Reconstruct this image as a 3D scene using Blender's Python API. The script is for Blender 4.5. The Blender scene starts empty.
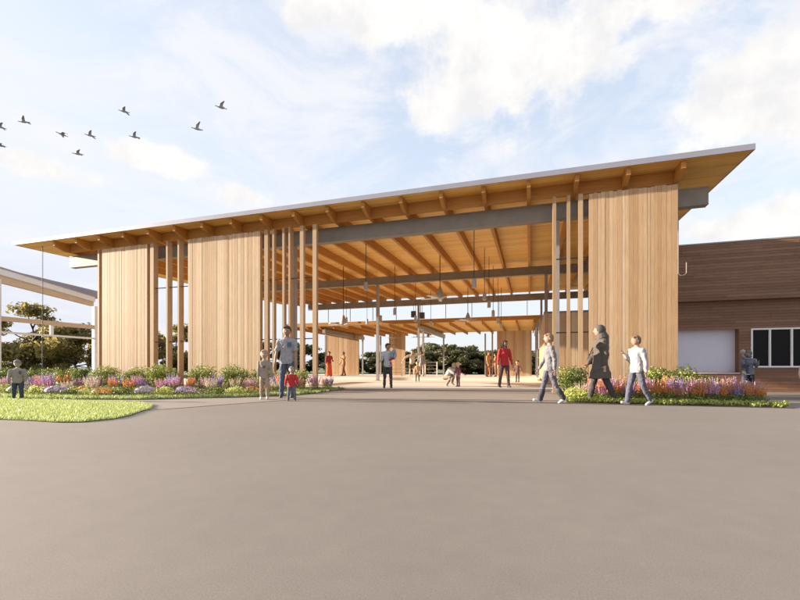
import bpy, bmesh, math, random
import numpy as np
from mathutils import Vector, Matrix
random.seed(7); rng = np.random.default_rng(11)
S = bpy.context.scene
COL = S.collection
R_ = math.radians

# ------------------------------------------------------------------ camera
cam = bpy.data.cameras.new('camera'); camo = bpy.data.objects.new('camera', cam); COL.objects.link(camo)
cam.sensor_width = 36; cam.lens = 417.5/800*36
cam.shift_y = 0.085; cam.clip_start = .05; cam.clip_end = 3000
YAW = R_(17.294)
camo.location = (0, 0, .75); camo.rotation_euler = (R_(90), 0, YAW)
S.camera = camo

# ------------------------------------------------------------------ light
SUN_A, SUN_E = R_(8.5), R_(11)            # travel direction from +X, elevation
sdir = Vector((math.cos(SUN_A)*math.cos(SUN_E), math.sin(SUN_A)*math.cos(SUN_E), -math.sin(SUN_E)))
sl = bpy.data.lights.new('sun', 'SUN'); sl.energy = 5.0; sl.angle = R_(.6); sl.color = (1, .86, .68)
so = bpy.data.objects.new('sun', sl); COL.objects.link(so); so.location = (-20, -20, 30)
so.rotation_euler = sdir.to_track_quat('-Z', 'Y').to_euler()
S.view_settings.view_transform = 'Standard'; S.view_settings.look = 'None'
S.view_settings.exposure = 1.68; S.view_settings.gamma = 1; S.view_settings.use_curve_mapping = False

W = bpy.data.worlds.new('World'); S.world = W; W.use_nodes = True
nt = W.node_tree; N = nt.nodes; L = nt.links; N.clear()
def nd(t, **k):
    n = N.new(t)
    for a, v in k.items(): setattr(n, a, v)
    return n
def wmath(op, a, b=None, c=None, clamp=False):
    n = nd('ShaderNodeMath', operation=op, use_clamp=clamp)
    for i, v in enumerate((a, b, c)):
        if v is None: continue
        if isinstance(v, (int, float)): n.inputs[i].default_value = v
        else: L.new(v, n.inputs[i])
    return n.outputs[0]
sky = nd('ShaderNodeTexSky', sky_type='NISHITA'); sky.sun_disc = False
sky.sun_elevation = SUN_E
sky.sun_rotation = math.atan2(-sdir.x, -sdir.y)
sky.air_density = 1.0; sky.dust_density = 1.5
tc = nd('ShaderNodeTexCoord')
mp = nd('ShaderNodeMapping'); mp.inputs['Rotation'].default_value = (0, 0, -YAW); L.new(tc.outputs['Generated'], mp.inputs['Vector'])
DIR = mp.outputs['Vector']
sep = nd('ShaderNodeSeparateXYZ'); L.new(DIR, sep.inputs[0])
nz = nd('ShaderNodeTexNoise'); nz.inputs['Scale'].default_value = 6.5; nz.inputs['Detail'].default_value = 9; nz.inputs['Roughness'].default_value = .6
L.new(DIR, nz.inputs['Vector'])
nz2 = nd('ShaderNodeTexNoise'); nz2.inputs['Scale'].default_value = 3.4; nz2.inputs['Detail'].default_value = 8; nz2.inputs['Roughness'].default_value = .65; nz2.inputs['Distortion'].default_value = .6
mp2 = nd('ShaderNodeMapping'); mp2.inputs['Scale'].default_value = (1, 1, 2.6); mp2.inputs['Location'].default_value = (3.1, 1.7, .4); L.new(DIR, mp2.inputs['Vector']); L.new(mp2.outputs[0], nz2.inputs['Vector'])
# cloud banks: (image-plane-free) directions given by right/forward/up components
def pixdir(x, y):
    v = Vector(((x-400)/417.5, 1, (368-y)/417.5)); v.normalize(); return v
BANKS = [(510, 45, .25, .13), (435, 105, .10, .06), (585, 60, .12, .08), (395, 12, .16, .06), (650, 5, .16, .04), (780, 85, .13, .09), (745, 110, .07, .04), (247, 195, .085, .032), (160, 160, .10, .024), (15, 160, .08, .025), (330, 10, .10, .03), (740, 225, .2, .035)]
acc = None
for (x, y, a, b) in BANKS:
    c = pixdir(x, y)
    s1 = nd('ShaderNodeVectorMath', operation='SUBTRACT'); L.new(DIR, s1.inputs[0]); s1.inputs[1].default_value = c
    s2 = nd('ShaderNodeVectorMath', operation='MULTIPLY'); L.new(s1.outputs[0], s2.inputs[0]); s2.inputs[1].default_value = (1/a, 1.2, 1/b)
    s3 = nd('ShaderNodeVectorMath', operation='LENGTH'); L.new(s2.outputs[0], s3.inputs[0])
    f = wmath('SUBTRACT', 1.25, s3.outputs['Value'])
    acc = f if acc is None else wmath('SMOOTH_MAX', acc, f, .3)
acc = wmath('MAXIMUM', acc, -1.0)
cl = wmath('ADD', wmath('MULTIPLY', acc, .62), wmath('MULTIPLY', wmath('SUBTRACT', nz.outputs['Fac'], .5), 2.3))
mr = nd('ShaderNodeMapRange', interpolation_type='SMOOTHSTEP'); L.new(cl, mr.inputs['Value'])
mr.inputs['From Min'].default_value = .08; mr.inputs['From Max'].default_value = .50
cir = nd('ShaderNodeMapRange', interpolation_type='SMOOTHSTEP'); L.new(nz2.outputs['Fac'], cir.inputs['Value'])
cir.inputs['From Min'].default_value = .40; cir.inputs['From Max'].default_value = .68; cir.inputs['To Max'].default_value = .85
# thin milky veil, thicker toward the horizon and toward the left
hz = nd('ShaderNodeMapRange'); L.new(sep.outputs['Z'], hz.inputs['Value']); hz.inputs['From Min'].default_value = .0; hz.inputs['From Max'].default_value = .55; hz.inputs['To Min'].default_value = .88; hz.inputs['To Max'].default_value = .58
lf = nd('ShaderNodeMapRange'); L.new(sep.outputs['X'], lf.inputs['Value']); lf.inputs['From Min'].default_value = -.75; lf.inputs['From Max'].default_value = .1; lf.inputs['To Min'].default_value = .22; lf.inputs['To Max'].default_value = .0
veil = wmath('ADD', hz.outputs[0], lf.outputs[0], clamp=True)
m1 = nd('ShaderNodeMix', data_type='RGBA'); L.new(veil, m1.inputs['Factor']); L.new(sky.outputs[0], m1.inputs[6]); m1.inputs[7].default_value = (1.66, 1.73, 1.95, 1)
m2 = nd('ShaderNodeMix', data_type='RGBA'); L.new(cir.outputs[0], m2.inputs['Factor']); L.new(m1.outputs[2], m2.inputs[6]); m2.inputs[7].default_value = (1.98, 1.99, 2.06, 1)
m3 = nd('ShaderNodeMix', data_type='RGBA'); L.new(mr.outputs[0], m3.inputs['Factor']); L.new(m2.outputs[2], m3.inputs[6])
cn = nd('ShaderNodeTexNoise'); cn.inputs['Scale'].default_value = 11; cn.inputs['Detail'].default_value = 7; cn.inputs['Roughness'].default_value = .6; L.new(DIR, cn.inputs['Vector'])
cm = nd('ShaderNodeMapRange'); L.new(cn.outputs['Fac'], cm.inputs['Value']); cm.inputs['From Min'].default_value = .36; cm.inputs['From Max'].default_value = .6
cc = nd('ShaderNodeMix', data_type='RGBA'); L.new(cm.outputs[0], cc.inputs['Factor']); cc.inputs[6].default_value = (1.88, 1.86, 1.88, 1); cc.inputs[7].default_value = (2.22, 2.17, 2.09, 1)
L.new(cc.outputs[2], m3.inputs[7])
bg = nd('ShaderNodeBackground'); L.new(m3.outputs[2], bg.inputs['Color']); bg.inputs['Strength'].default_value = .15
wo = nd('ShaderNodeOutputWorld'); L.new(bg.outputs[0], wo.inputs['Surface'])

# ------------------------------------------------------------------ helpers
class MB:
    """collects shapes; build() links them as one mesh object"""
    def __init__(s): s.v = []; s.f = []; s.r = []; s.m = []
    def add(s, vs, fs, r=None, m=0):
        b = len(s.v); s.v += [tuple(p) for p in vs]
        r = random.random() if r is None else r
        for f in fs: s.f.append(tuple(i+b for i in f)); s.r.append(r); s.m.append(m)
        return s
    def box(s, x0, x1, y0, y1, z0, z1, r=None, m=0, M=None):
        vs = [Vector(p) for p in ((x0,y0,z0),(x1,y0,z0),(x1,y1,z0),(x0,y1,z0),(x0,y0,z1),(x1,y0,z1),(x1,y1,z1),(x0,y1,z1))]
        if M is not None: vs = [M @ p for p in vs]
        return s.add(vs, [(0,3,2,1),(4,5,6,7),(0,1,5,4),(1,2,6,5),(2,3,7,6),(3,0,4,7)], r, m)
    def sheet(s, pts, z, r=None, m=0):
        return s.add([(p[0], p[1], z) for p in pts], [tuple(range(len(pts)))], r, m)
    def prism(s, pts, z0, z1, r=None, m=0):
        n = len(pts)
        vs = [(p[0],p[1],z0) for p in pts] + [(p[0],p[1],z1) for p in pts]
        fs = [tuple(range(n-1,-1,-1)), tuple(range(n,2*n))] + [(i,(i+1)%n,n+(i+1)%n,n+i) for i in range(n)]
        return s.add(vs, fs, r, m)
    def extr(s, poly, axis, a, b, r=None, m=0):
        """polygon in the two other axes, extruded along axis between a and b"""
        def P(u, w, t): return {'x': (t,u,w), 'y': (u,t,w), 'z': (u,w,t)}[axis]
        n = len(poly)
        vs = [P(u,w,a) for u,w in poly] + [P(u,w,b) for u,w in poly]
        fs = [tuple(range(n-1,-1,-1)), tuple(range(n,2*n))] + [(i,(i+1)%n,n+(i+1)%n,n+i) for i in range(n)]
        return s.add(vs, fs, r, m)
    def tube(s, pts, rad, seg=8, r=None, m=0, ell=1.0):
        """round bar through pts with a radius per point, rounded ends"""
        pts = [Vector(p) for p in pts]
        if isinstance(rad, (int, float)): rad = [rad]*len(pts)
        d0 = (pts[1]-pts[0]).normalized(); d1 = (pts[-1]-pts[-2]).normalized()
        P = [pts[0]-d0*rad[0]*.75, pts[0]-d0*rad[0]*.4] + pts + [pts[-1]+d1*rad[-1]*.4, pts[-1]+d1*rad[-1]*.75]
        Q = [rad[0]*.45, rad[0]*.85] + list(rad) + [rad[-1]*.85, rad[-1]*.45]
        return s.pipe(P, Q, seg, r, m)
    def pipe(s, P, Q, seg=8, r=None, m=0):
        P = [Vector(p) for p in P]
        if isinstance(Q, (int, float)): Q = [Q]*len(P)
        n = len(P); vs = []
        for i in range(n):
            d = (P[min(i+1,n-1)] - P[max(i-1,0)]).normalized()
            up = Vector((0,1,0)) if abs(d.z) > .85 else Vector((0,0,1))
            a = d.cross(up).normalized(); b = a.cross(d).normalized()
            for k in range(seg):
                t = 2*math.pi*k/seg
                vs.append(P[i] + (a*math.cos(t) + b*math.sin(t))*Q[i])
        fs = [tuple(range(seg-1,-1,-1)), tuple((n-1)*seg+k for k in range(seg))]
        for i in range(n-1):
            for k in range(seg):
                k2 = (k+1) % seg
                fs.append((i*seg+k, i*seg+k2, (i+1)*seg+k2, (i+1)*seg+k))
        fs = [tuple(reversed(f)) for f in fs]
        return s.add(vs, fs, r, m)
    def ell(s, c, rad, r=None, m=0, M=None, u=14, w=9):
        vs = [Vector((0,0,-1))]; fs = []
        for i in range(1, w):
            ph = -math.pi/2 + math.pi*i/w
            for k in range(u):
                t = 2*math.pi*k/u; vs.append(Vector((math.cos(t)*math.cos(ph), math.sin(t)*math.cos(ph), math.sin(ph))))
        vs.append(Vector((0,0,1))); top = len(vs)-1
        for k in range(u): fs.append((0, 1+(k+1)%u, 1+k)); fs.append((top, 1+(w-2)*u+k, 1+(w-2)*u+(k+1)%u))
        for i in range(w-2):
            for k in range(u): fs.append((1+i*u+k, 1+i*u+(k+1)%u, 1+(i+1)*u+(k+1)%u, 1+(i+1)*u+k))
        c = Vector(c); vs = [Vector((p.x*rad[0], p.y*rad[1], p.z*rad[2])) for p in vs]
        if M is not None: vs = [M @ p for p in vs]
        return s.add([p+c for p in vs], fs, r, m)
    def loft(s, rings, M=None, seg=16, r=None, m=0):
        """rings: (cx, cy, z, rx, ry)"""
        vs = []
        for (cx, cy, z, rx, ry) in rings:
            for k in range(seg):
                t = 2*math.pi*k/seg; vs.append(Vector((cx+rx*math.cos(t), cy+ry*math.sin(t), z)))
        if M is not None: vs = [M @ p for p in vs]
        n = len(rings)
        fs = [tuple(range(seg-1,-1,-1)), tuple((n-1)*seg+k for k in range(seg))]
        for i in range(n-1):
            for k in range(seg):
                k2 = (k+1) % seg; fs.append((i*seg+k, i*seg+k2, (i+1)*seg+k2, (i+1)*seg+k))
        return s.add(vs, fs, r, m)
    def build(s, name, mats, parent=None, origin=(0,0,0), smooth=False):
        me = bpy.data.meshes.new(name)
        o_ = Vector(origin)
        me.from_pydata([tuple(Vector(p)-o_) for p in s.v] if origin != (0,0,0) else s.v, [], s.f)
        at = me.attributes.new('rnd', 'FLOAT', 'FACE'); at.data.foreach_set('value', s.r)
        for mt in (mats if isinstance(mats, (list, tuple)) else [mats]): me.materials.append(mt)
        me.polygons.foreach_set('material_index', s.m)
        if smooth: me.polygons.foreach_set('use_smooth', [True]*len(s.f))
        me.update()
        o = bpy.data.objects.new(name, me); COL.objects.link(o); o.location = o_
        if parent is not None: par(o, parent)
        return o
def par(o, p):
    o.parent = p; o.matrix_parent_inverse = Matrix.Translation(-Vector(p.location))
def tag(o, label=None, cat=None, group=None, kind=None):
    if label: o['label'] = label
    if cat: o['category'] = cat
    if group: o['group'] = group
    if kind: o['kind'] = kind
    return o
def thing(name, label, cat, loc=(0,0,0), group=None):
    o = bpy.data.objects.new(name, None); COL.objects.link(o); o.location = loc; o.empty_display_size = .2
    return tag(o, label, cat, group)
def copy_tree(o, loc=None, rz=None, scale=None, label=None, parent=None):
    c = o.copy(); COL.objects.link(c)
    if parent is not None: c.parent = parent
    if loc is not None: c.location = loc
    if rz is not None: c.rotation_euler = (0,0,rz)
    if scale is not None: c.scale = (scale,)*3 if isinstance(scale, (int,float)) else scale
    if label: c['label'] = label
    for ch in list(o.children): copy_tree(ch, parent=c)
    return c
ORD = ['first','second','third','fourth','fifth','sixth','seventh','eighth','ninth','tenth','eleventh','twelfth','thirteenth','fourteenth','fifteenth','sixteenth','seventeenth','eighteenth','nineteenth','twentieth','twenty-first','twenty-second','twenty-third','twenty-fourth','twenty-fifth','twenty-sixth','twenty-seventh','twenty-eighth','twenty-ninth','thirtieth']

# ------------------------------------------------------------------ materials
def srgb(r, g, b): return tuple(((c/255)/12.92 if c/255 <= .04045 else ((c/255+.055)/1.055)**2.4) for c in (r,g,b)) + (1,)
def newmat(name):
    m = bpy.data.materials.new(name); m.use_nodes = True
    n = m.node_tree.nodes; n.clear()
    out = n.new('ShaderNodeOutputMaterial'); p = n.new('ShaderNodeBsdfPrincipled')
    m.node_tree.links.new(p.outputs[0], out.inputs[0])
    return m, n, m.node_tree.links, p, out
def c4(c): return tuple(c[:3]) + (1,)
def noise(n, l, scale, detail=4, rough=.55, stretch=None, src='Object', loc=None):
    t = n.new('ShaderNodeTexCoord'); x = n.new('ShaderNodeTexNoise')
    x.inputs['Scale'].default_value = scale; x.inputs['Detail'].default_value = detail; x.inputs['Roughness'].default_value = rough
    m = n.new('ShaderNodeMapping'); m.inputs['Scale'].default_value = stretch or (1,1,1)
    if loc: m.inputs['Location'].default_value = loc
    l.new(t.outputs[src], m.inputs[0]); l.new(m.outputs[0], x.inputs['Vector'])
    return x.outputs['Fac']
def ramp(n, l, src, stops):
    r = n.new('ShaderNodeValToRGB'); e = r.color_ramp.elements
    while len(e) < len(stops): e.new(.5)
    for i, (p, c) in enumerate(stops): e[i].position = p; e[i].color = c4(c)
    l.new(src, r.inputs[0]); return r.outputs[0]
def mixc(n, l, fac, a, b, mode='MIX'):
    x = n.new('ShaderNodeMix'); x.data_type = 'RGBA'; x.blend_type = mode
    for i, v in ((0, fac), (6, a), (7, b)):
        if isinstance(v, (int, float)): x.inputs[i].default_value = v
        elif isinstance(v, (tuple, list)): x.inputs[i].default_value = c4(v)
        else: l.new(v, x.inputs[i])
    return x.outputs[2]
def bump(n, l, p, src, st=.3, dist=.01):
    b = n.new('ShaderNodeBump'); b.inputs['Strength'].default_value = st; b.inputs['Distance'].default_value = dist
    l.new(src, b.inputs['Height']); l.new(b.outputs[0], p.inputs['Normal'])
def attr(n, name='rnd'):
    a = n.new('ShaderNodeAttribute'); a.attribute_name = name; return a.outputs['Fac']
def plain(name, col, rough=.6, metal=0, var=.12, scale=8, bmp=.1):
    m, n, l, p, o = newmat(name)
    f = noise(n, l, scale, 5)
    a = tuple(c*(1-var) for c in col[:3]); b = tuple(min(1, c*(1+var)) for c in col[:3])
    l.new(ramp(n, l, f, [(.3, a), (.7, b)]), p.inputs['Base Color'])
    p.inputs['Roughness'].default_value = rough; p.inputs['Metallic'].default_value = metal
    if bmp: bump(n, l, p, f, bmp, .005)
    return m
def wood(name, stops, grain=(14, 14, .7), rough=.62, gstr=.35):
    m, n, l, p, o = newmat(name)
    base = ramp(n, l, attr(n), stops)
    g = noise(n, l, 3.0, 7, .65, stretch=grain)
    dark = ramp(n, l, g, [(.32, (1-gstr,)*3), (.66, (1.0,)*3)])
    st = noise(n, l, .55, 4, .6)
    c = mixc(n, l, 1.0, base, dark, 'MULTIPLY')
    c = mixc(n, l, .5, c, ramp(n, l, st, [(.3, (.82,.80,.78)), (.7, (1,1,1))]), 'MULTIPLY')
    l.new(c, p.inputs['Base Color']); p.inputs['Roughness'].default_value = rough
    bump(n, l, p, g, .25, .004)
    return m
def leafmat(name, stops, trans=.35):
    m, n, l, p, o = newmat(name)
    c = ramp(n, l, attr(n), stops)
    l.new(c, p.inputs['Base Color']); p.inputs['Roughness'].default_value = .5
    t = n.new('ShaderNodeBsdfTranslucent'); l.new(c, t.inputs['Color'])
    mx = n.new('ShaderNodeMixShader'); mx.inputs[0].default_value = trans
    l.new(p.outputs[0], mx.inputs[1]); l.new(t.outputs[0], mx.inputs[2]); l.new(mx.outputs[0], o.inputs[0])
    return m

M = {}
M['cedar'] = wood('cedar_boards', [(0, (.49,.295,.145)), (.3, (.56,.355,.19)), (.65, (.63,.425,.245)), (1, (.70,.52,.335))], gstr=.25)
M['fin'] = wood('fin_timber', [(0, (.46,.29,.155)), (1, (.56,.38,.22))], gstr=.25)
M['glulam'] = wood('glulam', [(0, (.50,.215,.038)), (1, (.60,.275,.055))], grain=(12, .6, 12), gstr=.3)
M['glulam_x'] = wood('glulam_across', [(0, (.52,.23,.042)), (1, (.60,.28,.058))], grain=(.6, 12, 12), gstr=.3)
M['steel'] = plain('warm_grey_steel', (.25,.22,.185), .55, .15, .1, 3)
M['post'] = plain('grey_steel_post', (.34,.31,.29), .5, .1, .08, 3)
M['fascia'] = plain('pale_metal_fascia', (.34,.335,.38), .42, .35, .06, 1.5, .03)
M['dark'] = plain('dark_fixings', (.06,.055,.05), .6)
M['white'] = plain('white_paint', (.78,.77,.76), .5, 0, .04, 4, .03)
M['fanwhite'] = plain('grey_white_enamel', (.55,.53,.50), .4, 0, .05, 6, 0)
M['lamp'] = plain('pendant_grey', (.42,.39,.36), .45, .2, .06, 6, 0)
M['screen'] = plain('lavender_shutter', (.66,.66,.76), .6, 0, .03, 2, .02)
M['soil'] = plain('bed_soil', (.075,.055,.035), .95, 0, .4, 9, .6)

def deckmat():
    m, n, l, p, o = newmat('deck_boards')
    t = n.new('ShaderNodeTexCoord'); s = n.new('ShaderNodeSeparateXYZ'); l.new(t.outputs['Object'], s.inputs[0])
    q = n.new('ShaderNodeMath'); q.operation = 'DIVIDE'; q.inputs[1].default_value = .14; l.new(s.outputs['Y'], q.inputs[0])
    fl = n.new('ShaderNodeMath'); fl.operation = 'FLOOR'; l.new(q.outputs[0], fl.inputs[0])
    fr = n.new('ShaderNodeMath'); fr.operation = 'FRACT'; l.new(q.outputs[0], fr.inputs[0])
    x2 = n.new('ShaderNodeMath'); x2.operation = 'MULTIPLY_ADD'; x2.inputs[1].default_value = .28; l.new(s.outputs['X'], x2.inputs[0])
    wn0 = n.new('ShaderNodeTexWhiteNoise'); wn0.noise_dimensions = '1D'; l.new(fl.outputs[0], wn0.inputs['W']); l.new(wn0.outputs['Value'], x2.inputs[2])
    fx = n.new('ShaderNodeMath'); fx.operation = 'FLOOR'; l.new(x2.outputs[0], fx.inputs[0])
    cb = n.new('ShaderNodeCombineXYZ'); l.new(fl.outputs[0], cb.inputs[0]); l.new(fx.outputs[0], cb.inputs[1])
    wn = n.new('ShaderNodeTexWhiteNoise'); wn.noise_dimensions = '2D'; l.new(cb.outputs[0], wn.inputs['Vector'])
    base = ramp(n, l, wn.outputs['Value'], [(0, (.80,.42,.09)), (.5, (.87,.50,.125)), (1, (.91,.58,.18))])
    g = noise(n, l, 3.0, 6, .6, stretch=(.6, 16, 1))
    c = mixc(n, l, 1.0, base, ramp(n, l, g, [(.3, (.8,)*3), (.65, (1.0,)*3)]), 'MULTIPLY')
    gap = n.new('ShaderNodeMath'); gap.operation = 'LESS_THAN'; gap.inputs[1].default_value = .05; l.new(fr.outputs[0], gap.inputs[0])
    c = mixc(n, l, gap.outputs[0], c, (.28,.14,.035))
    l.new(c, p.inputs['Base Color']); p.inputs['Roughness'].default_value = .55
    return m
M['deck'] = deckmat()

def asphalt():
    m, n, l, p, o = newmat('asphalt')
    a = noise(n, l, .35, 5, .6); b = noise(n, l, 130, 3, .7); c = noise(n, l, 5.5, 7, .75); d = noise(n, l, 240, 2, .6)
    col = ramp(n, l, a, [(.3, (.205,.174,.150)), (.7, (.245,.209,.181))])
    col = mixc(n, l, .55, col, ramp(n, l, c, [(.3, (.86,.86,.87)), (.7, (1.06,1.05,1.04))]), 'MULTIPLY')
    col = mixc(n, l, .8, col, ramp(n, l, b, [(.3, (.80,.80,.80)), (.5, (1,1,1)), (.72, (1.18,1.17,1.16))]), 'MULTIPLY')
    col = mixc(n, l, .6, col, ramp(n, l, d, [(.35, (.86,.86,.86)), (.65, (1.12,1.12,1.12))]), 'MULTIPLY')
    l.new(col, p.inputs['Base Color']); p.inputs['Roughness'].default_value = .78
    bump(n, l, p, b, .15, .002)
    return m
M['asphalt'] = asphalt()
def concrete(name, c0, c1, joint=0):
    m, n, l, p, o = newmat(name)
    a = noise(n, l, .6, 6, .65); b = noise(n, l, 40, 3, .6)
    col = ramp(n, l, a, [(.3, c0), (.7, c1)])
    col = mixc(n, l, .4, col, ramp(n, l, b, [(.3, (.85,)*3), (.7, (1.08,)*3)]), 'MULTIPLY')
    if joint:
        t = n.new('ShaderNodeTexCoord'); s = n.new('ShaderNodeSeparateXYZ'); l.new(t.outputs['Object'], s.inputs[0])
        for ax in 'XY':
            q = n.new('ShaderNodeMath'); q.operation = 'DIVIDE'; q.inputs[1].default_value = joint; l.new(s.outputs[ax], q.inputs[0])
            fr = n.new('ShaderNodeMath'); fr.operation = 'FRACT'; l.new(q.outputs[0], fr.inputs[0])
            lt = n.new('ShaderNodeMath'); lt.operation = 'LESS_THAN'; lt.inputs[1].default_value = .012/joint*1.5; l.new(fr.outputs[0], lt.inputs[0])
            col = mixc(n, l, lt.outputs[0], col, tuple(x*.45 for x in c0))
    l.new(col, p.inputs['Base Color']); p.inputs['Roughness'].default_value = .7
    bump(n, l, p, b, .2, .003)
    return m
M['slab'] = concrete('pale_concrete', (.75,.70,.64), (.82,.78,.71), 0)
M['apron'] = concrete('apron_paving', (.28,.235,.20), (.32,.27,.23))
M['joint'] = plain('dark_joint_shadow', (.10,.085,.075), .8)  # paving joint colour, also paints the shadow line on the ground
M['lawn'] = plain('lawn_turf', (.29,.34,.12), .95, 0, .3, 6, .5)
M['field'] = plain('field_grass', (.10,.12,.03), .95, 0, .35, .8, .3)
M['blade'] = leafmat('grass_blade', [(0, (.29,.36,.11)), (.5, (.41,.48,.17)), (1, (.58,.61,.27))], .4)

def cladding():
    """horizontal brown boards: rnd comes from each board"""
    return wood('brown_cladding', [(0, (.20,.094,.050)), (.4, (.225,.108,.059)), (.75, (.25,.125,.07)), (1, (.275,.143,.083))], grain=(.8, 10, 12), gstr=.3)
M['clad'] = cladding()
M['hedge'] = leafmat('shrub_leaves', [(0, (.035,.055,.012)), (.4, (.09,.13,.022)), (.75, (.22,.27,.05)), (1, (.44,.46,.12))], .3)
M['lime'] = leafmat('lime_leaves', [(0, (.27,.32,.05)), (.5, (.46,.50,.11)), (1, (.66,.66,.24))], .35)
M['herb'] = leafmat('herb_leaves', [(0, (.09,.125,.025)), (.5, (.21,.26,.06)), (1, (.42,.46,.14))], .3)
M['tree_gold'] = leafmat('golden_tree_leaves', [(0, (.12,.105,.032)), (.5, (.25,.20,.06)), (1, (.42,.34,.11))], .55)
M['tree_green'] = leafmat('dark_tree_leaves', [(0, (.05,.055,.022)), (.5, (.105,.11,.042)), (1, (.19,.18,.07))], .35)
M['bark'] = plain('bark', (.11,.08,.055), .9, 0, .35, 12, .6)
for k, st in {'pink': [(0,(.62,.22,.42)), (1,(.82,.50,.66))], 'purple': [(0,(.22,.12,.42)), (1,(.50,.33,.66))], 'orange': [(0,(.66,.20,.05)), (1,(.85,.42,.14))],
              'lavender': [(0,(.40,.26,.60)), (1,(.64,.50,.78))], 'coral': [(0,(.70,.24,.17)), (1,(.88,.52,.42))], 'cream': [(0,(.62,.50,.36)), (1,(.80,.70,.55))]}.items():
    M['fl_'+k] = leafmat(k+'_petals', st, .3)

# ================================================================== SETTING
# ground: one sheet to the horizon, dipping a little in front of the right wing
def gz(x, y):
    fx = min(1, max(0, (x-4.75)/.7)); fy = min(1, max(0, (y-10.5)/.9))
    return -.2*fx*fx*(3-2*fx)*fy*fy*(3-2*fy)
gx = [-900,-300,-100,-40,-20,-10,-5,0,2,4,4.75,4.9,5.05,5.2,5.35,5.45,6,8,12,20,40,100,300,900]
gy = [-300,-60,-20,-5,0,3,6,9,10,10.5,10.7,10.9,11.1,11.25,11.4,12,14,18,24,40,80,200,500,1500]
mb = MB()
vs = [(x,y,gz(x,y)) for y in gy for x in gx]; nx = len(gx)
mb.add(vs, [(j*nx+i, j*nx+i+1, (j+1)*nx+i+1, (j+1)*nx+i) for j in range(len(gy)-1) for i in range(nx-1)], .5)
tag(mb.build('road', M['asphalt'], smooth=True), kind='structure')
apron = [(-8.6,6.95),(-7.9,6.9),(-7.1,6.55),(-6.55,5.95),(-6.35,5.95),(-6.16,6.38),(-5.9,7.2),(-5.5,8.2),(-5.15,8.98),(-2.42,9.34),(.61,9.43),(2.5,9.5),(4.7,9.55),(4.7,12.6),(-20,12.6),(-20,6.95)]
tag(MB().sheet(apron, .004, .5).build('path', M['apron']), kind='structure')
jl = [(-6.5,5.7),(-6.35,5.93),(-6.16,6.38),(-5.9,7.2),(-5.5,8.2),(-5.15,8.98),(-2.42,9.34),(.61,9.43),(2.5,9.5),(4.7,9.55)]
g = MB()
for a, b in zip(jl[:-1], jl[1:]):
    d = (Vector(b)-Vector(a)).normalized(); nrm = Vector((-d.y, d.x))*(.07 if a[1] > 8.9 else .02)  # wider run is the family's ground shadow painted dark, narrow run the joint
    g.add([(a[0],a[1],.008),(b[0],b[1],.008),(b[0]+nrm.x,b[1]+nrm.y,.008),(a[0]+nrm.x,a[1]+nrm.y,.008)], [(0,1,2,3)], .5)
tag(g.build('joint_shadow', M['joint']), kind='structure')
tag(MB().prism([(-18.5,14.0),(-7.2,13.75),(-3.3,14.2),(.93,14.5),(4.1,14.7),(4.1,46),(-24,46),(-24,14.0)], -.1, .012, .5).build('pavement', M['slab']), kind='structure')
tag(MB().sheet([(-500,46.5),(500,46.5),(500,900),(-500,900)], .012, .5).build('field', M['field']), kind='structure')
tag(MB().sheet([(-500,14),(-24.1,14),(-24.1,46.4),(-500,46.4)], .012, .5).build('side_lawn', M['field']), kind='structure')

lawn_poly = [(-30,3.9),(-7.44,4.05),(-6.82,4.08),(-6.18,4.07),(-5.9,4.18),(-5.83,4.62),(-6.0,5.0),(-6.35,5.48),(-6.6,5.9),(-7.2,6.5),(-8.0,6.85),(-10.36,6.8),(-30,6.7)]
bedL = [(-30,6.78),(-12.05,6.85),(-10.52,7.05),(-8.73,7.55),(-7.98,8.27),(-7.04,8.93),(-6.3,9.7),(-6.0,11.0),(-6.25,13.6),(-7.0,13.7),(-30,13.95)]
bedR = [(.72,9.72),(2.16,9.66),(3.2,9.64),(4.6,9.64),(4.68,9.8),(4.64,10.9),(3.9,12.7),(.9,12.8)]
tag(MB().sheet(lawn_poly, .010, .5).build('lawn', M['lawn']), kind='structure')
tag(MB().sheet(bedL, .016, .5).build('soil_bed', M['soil']), kind='structure')
tag(MB().sheet(bedR, .016, .5).build('soil_bed', M['soil']), kind='structure')
def inpoly(x, y, P):
    r = False; j = len(P)-1
    for i in range(len(P)):
        if (P[i][1] > y) != (P[j][1] > y) and x < (P[j][0]-P[i][0])*(y-P[i][1])/(P[j][1]-P[i][1])+P[i][0]: r = not r
        j = i
    return r
def blades(mb, n, x0, x1, y0, y1, test, z, h0, h1, w=.006):
    k = 0
    while k < n:
        x = random.uniform(x0, x1); y = random.uniform(y0, y1)
        if not test(x, y): continue
        k += 1
        h = random.uniform(h0, h1); a = random.uniform(0, math.pi); lx, ly = random.gauss(0, .4)*h, random.gauss(0, .4)*h
        dx, dy = math.cos(a)*w, math.sin(a)*w
        mb.add([(x-dx,y-dy,z),(x+dx,y+dy,z),(x+lx,y+ly,z+h)], [(0,1,2)])
gb = MB()
edge = lambda x, y: inpoly(x, y, lawn_poly)
blades(gb, 42000, -12.5, -5.7, 3.9, 6.9, edge, .01, .02, .055, .007)
blades(gb, 5000, -20, -12.5, 3.9, 6.9, edge, .01, .02, .055, .010)
tag(gb.build('grass', M['blade']), kind='stuff')

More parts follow.
